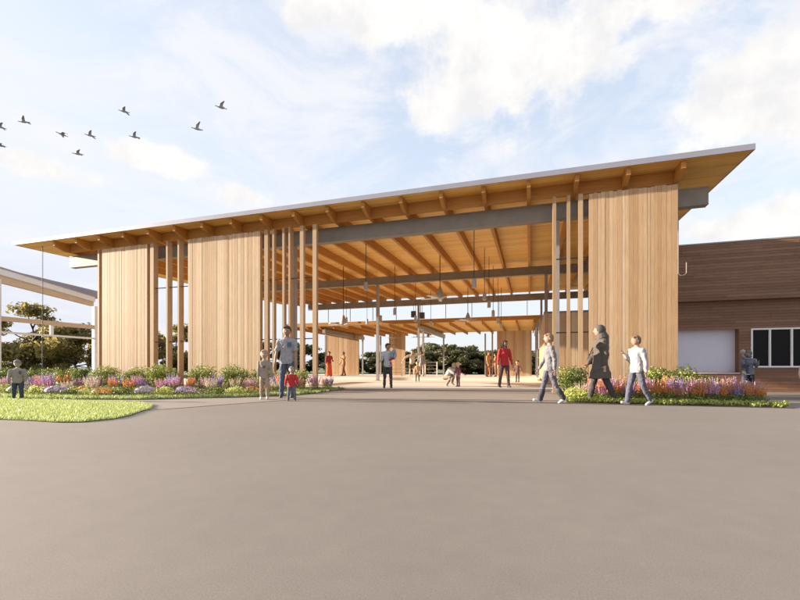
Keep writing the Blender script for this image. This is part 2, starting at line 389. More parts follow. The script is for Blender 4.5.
# ================================================================== MAIN PAVILION
SL = .0195
def soff(y): return 6.15 + SL*(y-12.46)
RD = .36                                            # rafter depth
pav = thing('timber_pavilion', 'large open timber pavilion with flat overhanging orange wood roof and pale vertical board walls', 'building', (-8, 13, 0))
XL, XR, YF, YB = -21.63, 5.28, 12.46, 33.4
mb = MB(); mb.add([(XL,YF,soff(YF)),(XR,YF,soff(YF)),(XR,YB,soff(YB)),(XL,YB,soff(YB)),(XL,YF,soff(YF)+.06),(XR,YF,soff(YF)+.06),(XR,YB,soff(YB)+.06),(XL,YB,soff(YB)+.06)],
       [(0,3,2,1),(4,5,6,7),(0,1,5,4),(1,2,6,5),(2,3,7,6),(3,0,4,7)], .5)
roof = mb.build('roof', M['deck'], pav)
f = MB()
def slopebox(mb, x0, x1, y0, y1, dz0, dz1, r=.5):
    mb.add([(x0,y0,soff(y0)+dz0),(x1,y0,soff(y0)+dz0),(x1,y1,soff(y1)+dz0),(x0,y1,soff(y1)+dz0),(x0,y0,soff(y0)+dz1),(x1,y0,soff(y0)+dz1),(x1,y1,soff(y1)+dz1),(x0,y1,soff(y1)+dz1)],
       [(0,3,2,1),(4,5,6,7),(0,1,5,4),(1,2,6,5),(2,3,7,6),(3,0,4,7)], r)
slopebox(f, XL-.03, XR+.03, YF-.03, YF-.002, -.006, .14)
slopebox(f, XL-.03, XL-.002, YF-.002, YB, -.006, .14); slopebox(f, XR+.002, XR+.03, YF-.002, YB, -.006, .14)
slopebox(f, XL-.03, XR+.03, YF-.002, YB, .142, .155)
f.build('fascia', M['fascia'], roof)
RX = [3.82 - 1.285*k for k in range(19)]
for x in RX:
    m_ = MB(); yt = 12.56
    def ra(y, d): return soff(y)-d
    prof = [(yt, ra(yt,.003)), (yt, ra(yt,.20)), (yt+.42, ra(yt+.42, RD)), (YB-.1, ra(YB-.1, RD)), (YB-.1, ra(YB-.1,.003))]
    m_.extr(prof, 'x', x-.055, x+.055)
    m_.build('rafter', M['glulam'], pav)
b = MB()
for i in range(len(RX)-1):
    b.box(RX[i+1]+.057, RX[i]-.057, 13.18, 13.25, soff(13.2)-RD+.004, soff(13.2)-.006)
b.build('blocking', M['glulam_x'], pav)
def ibeam(mb, x0, x1, y, top, bot, w=.13):
    mb.box(x0, x1, y-w, y+w, top-.04, top, .5); mb.box(x0, x1, y-w, y+w, bot, bot+.04, .5); mb.box(x0, x1, y-w+.012, y+w-.012, bot+.04, top-.04, .5)
BE = {}
for (y, dp) in ((13.75, .51), (22.7, .42), (32.0, .46)):
    top = soff(y)-RD-.004; BE[y] = (top, top-dp)
    m_ = MB(); ibeam(m_, -19.95 if y < 14 else -18.2, 4.74 if y < 14 else 4.0, y, top, top-dp); m_.build('steel_beam', M['steel'], pav)
for y in (13.75, 22.7, 32.0):
    for x in (-17.6, -8.42, .79):
        m_ = MB(); m_.box(x-.075, x+.075, y-.075, y+.075, .012, BE[y][1]-.001, .5); m_.box(x-.15, x+.15, y-.15, y+.15, .013, .035, .5)
        m_.build('column', M['post'], pav)
K = 12.9/12.7; YW = 12.9; ZT = 5.70
def panel(x0, x1, wmin, wmax, yb=.16, y0=YW, top=ZT, mat='cedar', parent=pav, name='board_wall', z0=.02):
    m_ = MB(); x = x0
    while x < x1-.02:
        w = random.uniform(wmin, wmax)
        if x1-x-w < wmin*.6: w = x1-x
        dp = random.choice((0, 0, .0015, .003))
        m_.box(x+.002, x+w-.002, y0+dp, y0+.05, z0, top-random.choice((0,.0,.012,.02)), random.random())
        x += w
    m_.box(x0+.004, x1-.004, y0+.05, y0+yb-.04, z0+.01, top-.03, .15)
    x = x1
    m_.box(x0+.001, x1-.001, y0+yb-.038, y0+yb, z0, top-.01, .35)
    return m_.build(name, M[mat], parent)
panel(-16.738*K, -14.359*K, .055, .09)
panel(-12.356*K, -9.17*K, .055, .09)
panel(1.573*K, 3.729*K, .075, .125)
FINS = [(-16.987,-16.90,.22),(-14.207,-14.03,.22),(-13.41,-13.34,.24),(-12.855,-12.785,.24),(-8.996,-8.85,.14),(-8.67,-8.59,.14),(-8.263,-8.18,.14),(-8.02,-7.95,.24),(-7.567,-7.43,.14),(-7.078,-6.93,.13),(.62,.714,.14),(1.001,1.088,.14),(1.30,1.419,.16)]
for (a, b_, dp) in FINS:
    m_ = MB(); m_.box(a*K, b_*K, YW, YW+dp, .02, ZT+.02 if a > -13.5 else ZT, random.random())
    m_.build('timber_fin', M['fin'], pav)
for (a, b_) in ((-14.03,-12.36),(-9.17,-6.95),(.72,1.57)):
    for z in (1.78, 3.92):
        m_ = MB(); m_.pipe([(a*K, YW+.1, z), (b_*K, YW+.1, z)], .018, 8, .5); m_.build('tie_rod', M['dark'], pav)
# inner room with pale boards behind the right fins
inn = thing('inner_room', 'pale pinkish boarded flat roofed room standing inside the pavilion behind the right fins', 'building', (2.4, 25, 0))
panel(.63, 4.0, .14, .2, y0=20, top=3.24, parent=inn, name='board_wall')
m_ = MB(); y = 20.17
while y < 31.5:
    w = .17; m_.box(.63+random.choice((0,.006)), .70, y+.002, y+w-.002, .02, 3.23, random.random()); y += w
m_.box(.70, 4.0, 20.17, 31.5, .02, 3.2, .3)
m_.build('side_wall', M['cedar'], inn)
MB().box(.60, 4.03, 19.97, 31.53, 3.242, 3.30, .5).build('roof', M['steel'], inn)

# rear lower pavilion
rear = thing('rear_pavilion', 'lower flat roofed timber pavilion at the back of the open hall, with orange ceiling', 'building', (-9, 38, 0))
rz0 = 4.48
rr = MB().box(-21.6, .9, 33.5, 43.7, rz0, rz0+.08, .5).build('roof', M['deck'], rear)
f = MB(); f.box(-21.63, .93, 33.44, 33.498, rz0-.02, rz0+.30, .5); f.box(-21.6, .9, 33.5, 43.7, rz0+.085, rz0+.28, .5); f.build('fascia', M['glulam_x'], rr)
for i in range(17):
    x = .3-1.3*i
    MB().box(x-.05, x+.05, 33.55, 43.6, rz0-.26, rz0-.002).build('rafter', M['glulam'], rear)
for x in (-17.6, -8.55, .55):
    MB().box(x-.14, x+.14, 33.6, 42.9, rz0-.62, rz0-.262, .5).build('steel_beam', M['post'], rear)
for x in (-17.6, -15.5, -8.55, -3.6, -4.3, .55):
    for y in ((42.7,) if x in (-15.5, -3.6, -4.3) else (34.0, 42.7)):
        MB().box(x-.07, x+.07, y-.07, y+.07, .012, rz0-.622 if x in (-17.6,-8.55,.55) else rz0-.262, .5).build('column', M['post'], rear)
for (a, b_) in ((-20.6, -16.95), (-13.62, -11.93), (-2.95, .15)):
    panel(a, b_, .12, .2, y0=40, top=rz0-.27, parent=rear)
# clerestory mullions above the rear roof
m_ = MB()
cz = thing('clerestory', 'thin dark mullions of the clerestory strip above the rear roof', 'window', (-8, 33.42, 4.8))
for i in range(9):
    x = -17+2.1*i
    MB().box(x-.02, x+.02, 33.30, 33.34, rz0+.31, BE[32.0][0]+.2, .5).build('mullion', M['dark'], cz)
# raised platform
tag(MB().box(-20, .4, 24.2, 29.2, .013, .18, .5).build('platform', M['slab']), 'low pale concrete platform step across the back of the hall floor', 'platform')

# ================================================================== RIGHT WING (brown cladding)
wing = thing('brick_brown_wing', 'low flat roofed wing with dark brown horizontal board cladding, right of the pavilion', 'building', (9, 21, -.2))
wing.name = 'clad_wing'
def courses(mb, x0, x1, y, z0, z1, th, holes=(), h=.115):
    z = z0
    while z < z1-.01:
        hh = min(h, z1-z)
        segs = [(x0, x1)]
        for (hx0, hx1, hz0, hz1) in holes:
            if z+hh*.5 > hz0 and z+hh*.5 < hz1:
                segs = [t for (a, b_) in segs for t in ((a, min(b_, hx0)), (max(a, hx1), b_)) if t[1]-t[0] > .02]
        for (a, b_) in segs:
            x = a
            while x < b_-.01:
                w = random.uniform(1.6, 3.6)
                if b_-x-w < .5: w = b_-x
                mb.box(x+.002, x+w-.002, y+random.choice((0,.003,.006)), y+th, z+.004, z+hh-.003, random.random()); x += w
        z += hh
up = MB(); courses(up, 4.3, 17, 19.7, 3.45, 5.72, .06)
up.box(4.31, 16.99, 19.76, 26, 3.45, 5.70, .2)
up.build('upper_cladding', M['clad'], wing)
MB().box(4.28, 17.02, 19.68, 26.02, 5.725, 5.78, .5).build('roof_edge', M['steel'], wing)
H1 = (5.2, 7.99, .56, 2.36); H2 = (8.39, 13.1, .80, 2.29)
lo = MB(); courses(lo, 4.3, 17, 20.0, -.22, 3.445, .05, (H1, H2))
for (a, b_, c, d) in ((4.31, 5.2, -.22, 3.4), (5.2, 7.99, 2.36, 3.4), (5.2, 7.99, -.22, .56), (7.99, 8.39, -.22, 3.4), (8.39, 13.1, 2.29, 3.4), (8.39, 13.1, -.22, .80), (13.1, 16.99, -.22, 3.4)):
    lo.box(a, b_, 20.051, 20.4, c, d, .2)
lo.build('lower_cladding', M['clad'], wing)
MB().box(5.2, 7.99, 20.34, 20.395, .56, 2.36, .5).build('shutter', M['screen'], wing)
MB().box(4.9, 8.02, 19.975, 20.34, .525, .557, .5).build('sill', M['screen'], wing)
win = MB(); xs = [8.42, 9.01, 9.71, 10.4, 11.1, 11.8, 12.5, 13.07]
for x in xs: win.box(x-.03, x+.03, 19.985, 20.12, .83, 2.26, .5)
win.box(8.39, 13.1, 19.98, 20.12, 2.262, 2.32, .5); win.box(8.39, 13.1, 19.96, 20.12, .77, .828, .5)
wf = win.build('window', M['white'], wing)
def glass():
    m, n, l, p, o = newmat('dark_glass'); p.inputs['Base Color'].default_value = (.006,.006,.007,1); p.inputs['Roughness'].default_value = .06; p.inputs['Specular IOR Level'].default_value = .12
    return m
M['glass'] = glass()
for i in range(len(xs)-1):
    MB().box(xs[i]+.031, xs[i+1]-.031, 20.06, 20.075, .83, 2.26, .5).build('pane', M['glass'], wf)
hook = MB(); hook.pipe([(4.0,13.6,5.13),(4.0,13.6,3.5)], .012, 8, .5)
hook.pipe([(4.0,13.6,3.55),(4.0,13.6,3.42),(4.06,13.6,3.36),(4.14,13.6,3.36),(4.2,13.6,3.42),(4.2,13.6,3.72)], .013, 8, .5)
tag(hook.build('hanging_hook', M['steel']), 'thin pale rod with a bent hook end hanging beside the right board wall', 'hook')

# ================================================================== LEFT PORCH
PX = -24.27
por = thing('porch_building', 'pale pitched roof porch frame at the left edge, with posts and rails', 'building', (PX-2, 16, 0))
for y in (18.0, 13.3):
    MB().box(PX-.11, PX+.11, y-.11, y+.11, .0, 5.0 if y < 15 else 4.35, .5).build('post', M['white'], por)
tanw = plain('pale_tan_timber', (.62,.47,.33), .6, 0, .08, 3); M['tanw'] = tanw
def sl(y, z0, z1, y0=13.42, y1=17.8): return z0+(z1-z0)*(y-y0)/(y1-y0)
def slant(mb, x0, x1, ya, yb, top, bot):
    vs = []
    for (x) in (x0, x1):
        for y in (ya, yb):
            vs += [(x, y, sl(y, *bot)), (x, y, sl(y, *top))]
    mb.add(vs, [(0,1,3,2),(4,6,7,5),(0,4,5,1),(2,3,7,6),(0,2,6,4),(1,5,7,3)], .5)
m_ = MB(); slant(m_, PX-.1, PX+.1, 12.8, 17.85, (5.19, 4.60), (4.83, 4.34)); m_.build('rafter', M['tanw'], por)
m_ = MB(); slant(m_, PX-.16, PX+.16, 12.8, 17.9, (5.50, 4.88), (5.195, 4.605)); m_.build('fascia', M['white'], por)
m_ = MB(); slant(m_, PX-.9, PX+.2, 12.75, 18.1, (5.56, 4.95), (5.505, 4.885)); slant(m_, PX-.9, PX-.3, 12.75, 18.4, (5.62, 5.36), (5.57, 4.96)); m_.build('roof', M['fascia'], por)
MB().box(PX-.08, PX+.08, 13.41, 17.89, 3.02, 3.24, .5).build('rail', M['tanw'], por)
MB().box(PX-.05, PX+.05, 13.41, 17.89, 2.42, 2.52, .5).build('rail', M['white'], por)
MB().box(PX-.05, PX+.05, 15.6, 15.75, 2.525, 3.015, .5).build('stud', M['white'], por)

# rain chain
ch = MB()
z = 5.98; k = 0
while z > .15:
    a = (k % 2)*math.pi/2
    pts = [(-20.09+math.cos(a)*.022*math.cos(t), 12.62+math.sin(a)*.022*math.cos(t), z+.045*math.sin(t)) for t in np.linspace(0, 2*math.pi, 9)]
    ch.pipe(pts, .006, 5, .5); z -= .074; k += 1
tag(ch.build('rain_chain', M['dark']), 'thin dark rain chain hanging from the left end of the pavilion roof', 'rain chain')

# ================================================================== LAMPS AND FANS
def pendant(x, y, zc, h=.36, r=.085, label=''):
    t = thing('pendant_lamp', label, 'pendant lamp', (x, y, zc), 'cylinder pendant lamps under the hall ceiling')
    MB().pipe([(x,y,zc+h/2),(x,y,soff(y)-.01)], .014, 6, .5).build('rod', M['dark'], t)
    MB().pipe([(x,y,zc-h/2),(x,y,zc-h/2+.01),(x,y,zc+h/2-.04),(x,y,zc+h/2)], [r*.9,r,r,r*.45], 16, .5).build('lamp_shade', M['lamp'], t, smooth=False)
rowR = [(-2.03,16.0,3.98),(-2.0,19.5,4.05),(-1.96,21.3,3.95),(-1.93,23.4,3.75),(-1.9,26.6,3.68),(-1.95,30.5,3.75)]
for i, (x, y, zz) in enumerate(rowR):
    pendant(x, y, zz, label='grey cylinder pendant, %s from the front in the row nearest the right fins' % ORD[i])
rowL = [(-6.45,16.0,4.12),(-6.5,20.0,3.6),(-6.5,24.0,3.7),(-6.5,28.0,3.8)]
for i, (x, y, zz) in enumerate(rowL):
    pendant(x, y, zz, label='grey cylinder pendant, %s from the front in the row left of the hall centre' % ORD[i])
rowF = [(-11.0,20.0,3.5),(-11.0,24.0,3.75),(-11.2,28.0,4.1)]
for i, (x, y, zz) in enumerate(rowF):
    pendant(x, y, zz, h=.4, label='grey cylinder pendant, %s from the front in the row near the left fins' % ORD[i])
def fan(x, y, zc, label, s=1.0, top=None):
    t = thing('ceiling_fan', label, 'ceiling fan', (x, y, zc), 'ceiling fans')
    MB().pipe([(x,y,zc+.2*s),(x,y,(top or soff(y))-.01)], .022*s, 8, .5).build('rod', M['dark'], t)
    MB().pipe([(x,y,zc-.16*s),(x,y,zc-.13*s),(x,y,zc+.02),(x,y,zc+.16*s),(x,y,zc+.42*s)], [.10*s,.17*s,.2*s,.15*s,.05*s], 18, .5).build('motor', M['lamp'], t, smooth=True)
    for k in range(5):
        a = k*2*math.pi/5+.5
        Mx = Matrix.Translation((x,y,zc-.1*s)) @ Matrix.Rotation(a, 4, 'Z') @ Matrix.Rotation(R_(10), 4, 'X')
        MB().box(.15*s, .95*s, -.075*s, .075*s, -.008, .008, .5, M=Mx).build('blade', M['fanwhite'], t)
fan(-9.75, 20.9, 3.22, 'grey ceiling fan with five blades hanging nearest the left fins')
fan(-4.02, 19.2, 4.12, 'large grey ceiling fan hanging in the middle of the front opening')
fan(-4.05, 28.6, 4.1, 'grey ceiling fan hanging deeper in, just left of the pendant row')
for i, x in enumerate((-12.6, -10.2, -9.2)):
    fan(x, 38.5, 3.75, '%s small ceiling fan from the left under the low rear roof' % ORD[i], .7, rz0)
for i, (x, zz) in enumerate(((-11.6, 4.75), (-8.75, 4.98), (-8.05, 4.85))):
    t = thing('hung_speaker', '%s dark speaker box from the left hung in the clerestory strip' % ORD[i], 'speaker', (x, 31.7, zz), 'hung speaker boxes')
    MB().box(x-.17, x+.17, 31.55, 31.85, zz-.24, zz+.24, .5).build('cabinet', M['dark'] if i else M['post'], t)
    MB().pipe([(x,31.7,zz+.24),(x,31.7,BE[32.0][1])], .015, 6, .5).build('rod', M['dark'], t)

# ================================================================== VEGETATION
def leafcloud(mb, c, rad, n, size, shell=.5, flat=0, rlo=0, rhi=1, aspect=.5):
    for i in range(n):
        d = Vector((random.gauss(0,1), random.gauss(0,1), random.gauss(0,1))).normalized()
        q = shell+(1-shell)*random.random()
        p = Vector((c[0]+d.x*rad[0]*q, c[1]+d.y*rad[1]*q, c[2]+d.z*rad[2]*q))
        nrm = (d*.8 + Vector((random.gauss(0,1), random.gauss(0,1), random.gauss(0,1)+.3))*.6).normalized()
        a = nrm.orthogonal().normalized(); a = Matrix.Rotation(random.uniform(0, 6.28), 3, nrm) @ a; b = nrm.cross(a)
        s = size*random.uniform(.6, 1.3); w = s*aspect
        mb.add([p-a*s, p-b*w, p+a*s, p+b*w+nrm*s*.15], [(0,1,2,3)], rlo+(rhi-rlo)*random.random())
def make_tree(h, spread, leaf, n, wide=1.0):
    """returns (trunk MB, crown MB)"""
    tr = MB(); cr = MB(); th = h*.28
    bend = [(0,0,-.1),(.05*h*random.uniform(-1,1),0,th*.6),(.04*h*random.uniform(-1,1),.03*h,th),(0,0,h*.72)]
    tr.pipe(bend, [h*.035, h*.027, h*.021, h*.008], 9, .5)
    clumps = []
    for k in range(22):
        a = random.uniform(0, 6.28); zz = random.uniform(.14, .95); rr = spread*(1-abs(zz-.5)*1.1)*random.uniform(.45, 1.0)
        e = Vector((math.cos(a)*rr*wide, math.sin(a)*rr, h*zz)); clumps.append(e)
        s = Vector((0,0,h*max(.22, zz-.25)))
        tr.pipe([s, (s+e)*.5+Vector((0,0,-.03*h)), e], [h*.012, h*.008, h*.003], 6, .5)
    clumps.append(Vector((0,0,h*.92)))
    for e in clumps:
        r0 = random.uniform(0, .5); rr = spread*random.uniform(.22, .42)
        leafcloud(cr, e, (rr*1.25, rr, rr*.62), n, leaf, .25, rlo=r0, rhi=r0+.5)
    return tr, cr
protos = {}
def tree_proto(key, h, spread, leaf, n, mat, wide=1.0):
    tr, cr = make_tree(h, spread, leaf, n, wide)
    t = thing('tree', 'x', 'tree', (0,0,0))
    tr.build('trunk', M['bark'], t, smooth=True); cr.build('crown', M[mat], t)
    protos[key] = [t, False]
tree_proto('ga', 6.0, 2.9, .17, 240, 'tree_gold')
tree_proto('gb', 4.6, 3.0, .17, 250, 'tree_gold', 1.3)
tree_proto('da', 5.0, 2.9, .23, 260, 'tree_green', 1.2)
tree_proto('db', 4.2, 3.0, .23, 260, 'tree_green', 1.5)
def put(key, loc, rz, sc, label, group):
    t, used = protos[key]
    if not used:
        t.location = loc; t.rotation_euler = (0,0,rz); t.scale = (sc,)*3 if isinstance(sc,(int,float)) else sc
        protos[key][1] = True
    else: t = copy_tree(t, loc, rz, sc)
    tag(t, label, 'tree', group); return t
TL = [('ga',(-41,25,0),.3,1.02),('gb',(-47,22,0),1.2,1.0),('gb',(-36.5,25.5,0),2.2,.9),('ga',(-52,27,0),2.9,1.0),('gb',(-33.5,28,0),4.0,.85),('ga',(-39,33,0),5.0,1.0),('gb',(-58,24,0),3.3,1.05),('gb',(-44,30,0),.7,1.05),('ga',(-31.5,31,0),1.9,.8)]
for i, (k, p, r, s) in enumerate(TL):
    put(k, p, r, s, ('tallest golden green tree seen through the left porch, rising past its rail' if i == 0 else 'golden green tree of loose foliage seen through the left porch frame'), 'golden trees beyond the left porch')
TR = [('da',(-31,52,0),.2,1.25),('db',(-27.5,54,0),1.3,1.0),('db',(-24,52,0),2.2,.9),('da',(-20.5,55,0),3.2,.92),('db',(-16.5,53,0),4.1,1.0),('da',(-13.5,56,0),5.0,1.25),('db',(-10.5,53,0),.8,1.25),('da',(-7.2,54,0),2.6,1.08),('db',(-4.2,52,0),3.6,1.0),('da',(-1,55,0),1.1,1.0),('db',(2.2,53,0),5.5,1.0),('db',(-22.5,49,0),.4,.75),('db',(-18.6,50,0),1.9,.72),('db',(-15,49,0),3.0,.8),('db',(-12,49.5,0),4.4,.95),('db',(-8.8,49,0),5.3,1.0),('db',(-5.7,50,0),.9,.9),('db',(-2.6,49,0),2.4,.8),('db',(.6,50,0),3.7,.8),('da',(-35,50,0),4.4,1.3)]
for i, (k, p, r, s) in enumerate(TR):
    put(k, p, r, (s*.84, s*.84, s*.66), 'dark bushy tree standing on the grass behind the rear pavilion', 'dark trees behind the rear pavilion')

# ---- shrubs
def shrub_proto(mat, h=.88, r=.66, n=1500, leaf=.034, r0=0, r1=1):
    mb = MB()
    for k in range(12):
        a = random.uniform(0, 6.28); q = random.uniform(.2, .62)*r
        lo = random.uniform(r0, max(r0+.05, r1*.5))
        leafcloud(mb, (math.cos(a)*q, math.sin(a)*q, random.uniform(.24,.78)*h), (r*.45, r*.45, h*.26), n//9, leaf, .45, rlo=lo, rhi=min(1, lo+.5))
    st = MB()
    for k in range(6):
        a = k*1.05; st.pipe([(0,0,-.02),(math.cos(a)*r*.3, math.sin(a)*r*.3, h*.35),(math.cos(a)*r*.5, math.sin(a)*r*.5, h*.65)], [.012,.009,.005], 5, .5)
    o = mb.build('shrub', M[mat]); s = st.build('stem', M['bark'], o)
    return o
SH = [shrub_proto('hedge') for _ in range(3)] + [shrub_proto('hedge', r0=.5, r1=1.0) for _ in range(2)]
used = set()
def put_shrub(i, loc, sc, label, group):
    if i not in used: o = SH[i]; o.location = loc; o.rotation_euler = (0,0,random.uniform(0,6)); o.scale = (sc,)*3; used.add(i)
    else: o = copy_tree(SH[i], loc, random.uniform(0,6), sc)
    tag(o, label, 'shrub', group)
left_sh = [(-22.5,12.9,1.0),(-21.2,13.1,1.05),(-19.9,12.9,1.0),(-18.7,12.6,1.05),(-17.5,12.3,1.05),(-15.9,12.2,1.15),(-14.5,12.3,1.1),(-12.9,12.2,1.2),(-11.2,12.2,1.15),(-9.75,12.2,1.15),(-8.6,12.1,1.0),(-7.5,12.2,.95),(-20.6,11.6,.8),(-23.6,12.4,1.0)]
left_sh = [(x, y, s_*.9) for x, y, s_ in left_sh]
left_sh.sort()
for i, (x, y, s) in enumerate(left_sh):
    dark = x < -17.4
    put_shrub((i % 3) if dark else 3+(i % 2), (x, y, .01), s, ('%s dark green rounded shrub from the left edge, in front of the porch' % ORD[i]) if dark else '%s bright leafy shrub from the left along the left board walls' % ORD[i-sum(1 for q in left_sh if q[0] < -17.4)], 'shrubs in the left bed')
for i, (x, y, s, mlab) in enumerate([(.98,11.9,.95,'dark green shrub at the foot of the three right fins'), (2.75,11.9,.9,'dark green shrub behind the flowers at the middle of the right wall'), (3.3,11.7,1.0,'large dark green shrub by the right corner of the right wall'),(3.85,11.4,.7,'small dark shrub at the outer corner of the right wall')]):
    put_shrub(i % 3, (x, y, .01), s, mlab, 'shrubs in the right bed')
for i in range(5):
    if i not in used: bpy.data.objects.remove(SH[i])

# ---- flowers
def spike_proto(col, h=.55, r=.22, n=26):
    fo = MB(); bl = MB()
    leafcloud(fo, (0,0,h*.28), (r, r, h*.28), 130, .035, .3, aspect=.28)
    for k in range(n):
        a = random.uniform(0, 6.28); q = r*math.sqrt(random.random())
        b0 = Vector((math.cos(a)*q*.6, math.sin(a)*q*.6, h*.25)); e = Vector((math.cos(a)*q*1.15, math.sin(a)*q*1.15, h*random.uniform(.75, 1.1)))
        fo.pipe([b0, e], [.004,.003], 4, .5)
        for t in range(11):
            u = .42+.58*t/10; p = b0.lerp(e, u); ww = .024*(1.15-u*.75)
            for s_ in range(3):
                d = Vector((random.gauss(0,1), random.gauss(0,1), random.gauss(0,.6))).normalized()
                a_ = d.orthogonal().normalized(); b_ = d.cross(a_)
                c_ = p+d*ww*.8
                bl.add([c_-a_*ww, c_-b_*ww*.7, c_+a_*ww, c_+b_*ww*.7], [(0,1,2,3)])
    o = fo.build('flower_plant', M['herb']); bl.build('blooms', M['fl_'+col], o); return o
def dome_proto(col, h=.26, r=.24, n=150):
    fo = MB(); bl = MB()
    leafcloud(fo, (0,0,h*.45), (r, r, h*.5), 170, .03, .5, aspect=.4)
    for k in range(n):
        d = Vector((random.gauss(0,1), random.gauss(0,1), abs(random.gauss(0,1))+.15)).normalized()
        p = Vector((d.x*r*.98, d.y*r*.98, h*.42+d.z*h*.56))
        a_ = d.orthogonal().normalized(); b_ = d.cross(a_); w = random.uniform(.014,.024)
        bl.add([p-a_*w, p-b_*w, p+a_*w, p+b_*w], [(0,1,2,3)])
    o = fo.build('flower_plant', M['herb']); bl.build('blooms', M['fl_'+col], o); return o
FP = {('s',c): spike_proto(c) for c in ('pink','purple','orange','coral','cream','lavender')}
FP.update({('d',c): dome_proto(c) for c in ('lavender','orange','pink')})
gm = MB(); leafcloud(gm, (0,0,.12), (.25,.25,.13), 420, .03, .45, aspect=.35); FP[('g','lime')] = gm.build('mound_plant', M['lime'])
gm = MB(); leafcloud(gm, (0,0,.12), (.25,.25,.13), 420, .03, .45, aspect=.35); FP[('g','green')] = gm.build('mound_plant', M['hedge'])
fused = set(); placed = []
def flower(kind, col, x, y, s): placed.append((kind, col, x, y, s))
# left bed rows, front (low domes) to back (spikes)
def frontY(x):
    P = [(-30,6.78),(-12.05,6.85),(-10.52,7.05),(-8.73,7.55),(-7.98,8.27),(-7.04,8.93),(-6.3,9.7),(-6.0,11.0)]
    for a, b in zip(P[:-1], P[1:]):
        if a[0] <= x <= b[0]: return a[1]+(b[1]-a[1])*(x-a[0])/(b[0]-a[0])
    return 11
x = -19.5; k = 0
row1 = ['g.green','d.lavender','g.lime','d.lavender','g.green','g.lime','d.lavender','g.green','g.lime','d.orange']
while x < -7.2:
    kk, c = row1[k % 10].split('.'); flower(kk, c, x, frontY(x)+.75+random.uniform(-.1,.15), random.uniform(.9,1.2)); x += random.uniform(.40,.55); k += 1
x = -20.2; k = 0
row2 = ['d.orange','s.cream','g.lime','s.orange','g.lime','s.pink','g.green','d.pink','s.cream','g.lime']
while x < -7.0:
    kk, c = row2[k % 10].split('.'); flower(kk, c, x, min(11.2, frontY(x)+1.6+random.uniform(-.15,.2)), random.uniform(.85,1.1)*(.8 if kk == 's' else 1)); x += random.uniform(.36,.48); k += 1
x = -22.5; k = 0
row3 = ['s.orange','s.pink','s.purple','s.cream','s.pink','s.lavender','s.orange','s.pink','s.purple','s.coral','s.lavender','s.pink']
while x < -6.9:
    kk, c = row3[k % 12].split('.'); flower(kk, c, x, min(11.5, max(9.4, frontY(x)+2.6)+random.uniform(-.2,.3)), random.uniform(.72,1.0)); x += random.uniform(.30,.42); k += 1
for (kk, c, xx, yy, ss) in [('s','pink',-6.75,12.2,.95),('s','orange',-6.95,11.6,.7),('s','purple',-6.5,12.7,.8),('s','coral',-6.7,12.9,.75),('g','lime',-6.45,10.6,.7),('g','green',-6.35,11.6,.6),('g','lime',-6.4,12.6,.6),('d','orange',-7.3,10.4,.9)]: flower(kk, c, xx, yy, ss)
# right bed
cols = ['pink','coral','purple','pink','orange','lavender','coral','pink']
flower('g','lime',.98,10.6,1.2); flower('g','lime',1.3,10.5,1.1); flower('s','cream',1.2,11.0,.7); flower('g','lime',3.0,11.0,1.2)
for r_, (y0, hs) in enumerate(((10.12,.72),(10.5,.84),(10.88,.9))):
    x = (1.55, 1.4, 1.5)[r_]; k = r_*3
    while x < 4.5:
        c = 'orange' if (r_ == 0 and k % 2) else cols[k % 8]
        if 1.75 < x < 1.95 and r_ == 0: c = 'orange'
        flower('s', c, x, y0+random.uniform(-.08,.08), hs*random.uniform(.9,1.1)); x += random.uniform(.2,.28); k += 1
KN = {'s': 'spiked flower clump', 'd': 'low domed flower clump', 'g': 'low leafy mound'}
placed.sort(key=lambda q: q[2])
cnt = {}
for (kk, c, x, y, s) in placed:
    side = 'left' if x < -3 else 'right'
    i = cnt.get((kk, c, side), 0); cnt[(kk, c, side)] = i+1
    lab = '%s %s, %s of its colour from the left in the %s bed' % (c, KN[kk], ORD[min(i, 29)], side)
    rz = random.uniform(0, 6.28)
    src = FP[(kk, c)]
    if (kk, c) not in fused: fused.add((kk, c)); src.location = (x,y,.012); src.rotation_euler = (0,0,rz); src.scale = (s,)*3; o = src
    else: o = copy_tree(src, (x,y,.012), rz, s)
    tag(o, lab, 'flowers' if kk != 'g' else 'plant', '%s %ss in the %s bed' % (c, KN[kk], side))
for kx, o in FP.items():
    if kx not in fused:
        for ch_ in list(o.children): bpy.data.objects.remove(ch_)
        bpy.data.objects.remove(o)
gc = MB()
for (poly, x0, x1, y0, y1, n) in ((bedL, -20, -6, 6.8, 13.5, 900), (bedR, .7, 4.7, 9.6, 12.7, 260)):
    k = 0
    while k < n:
        x = random.uniform(x0, x1); y = random.uniform(y0, y1)
        if not inpoly(x, y, poly): continue
        k += 1; lo = random.uniform(0, .5)
        leafcloud(gc, (x, y, .05), (.16, .16, .07), 24, .03, .3, rlo=lo, rhi=lo+.5, aspect=.4)
tag(gc.build('ground_cover', M['herb']), kind='stuff')
# grassy fringe along the bed fronts, and a low lime border on the right
fb = MB()
blades(fb, 15000, -20, -6.0, 6.7, 13.5, lambda x, y: inpoly(x, y, bedL) and y < frontY(x)+.55, .012, .03, .11, .008)
blades(fb, 3500, -7.2, -6.0, 9, 13.6, lambda x, y: inpoly(x, y, bedL), .012, .03, .1, .008)
tag(fb.build('fringe_grass', M['blade']), kind='stuff')
x = .82; k = 0
while x < 4.6:
    w = random.uniform(.26,.36); mb = MB()
    for q in range(5):
        leafcloud(mb, (x+w*(q+.5)/5, 9.78+random.uniform(-.02,.02), .065), (w*.17, .1, .062), 120, .018, .5, aspect=.5)
    tag(mb.build('border_plant', M['lime']), '%s clipped lime border plant from the left along the front of the right bed' % ORD[k], 'plant', 'lime border plants of the right bed'); k += 1
    x += w+random.uniform(.02,.06)

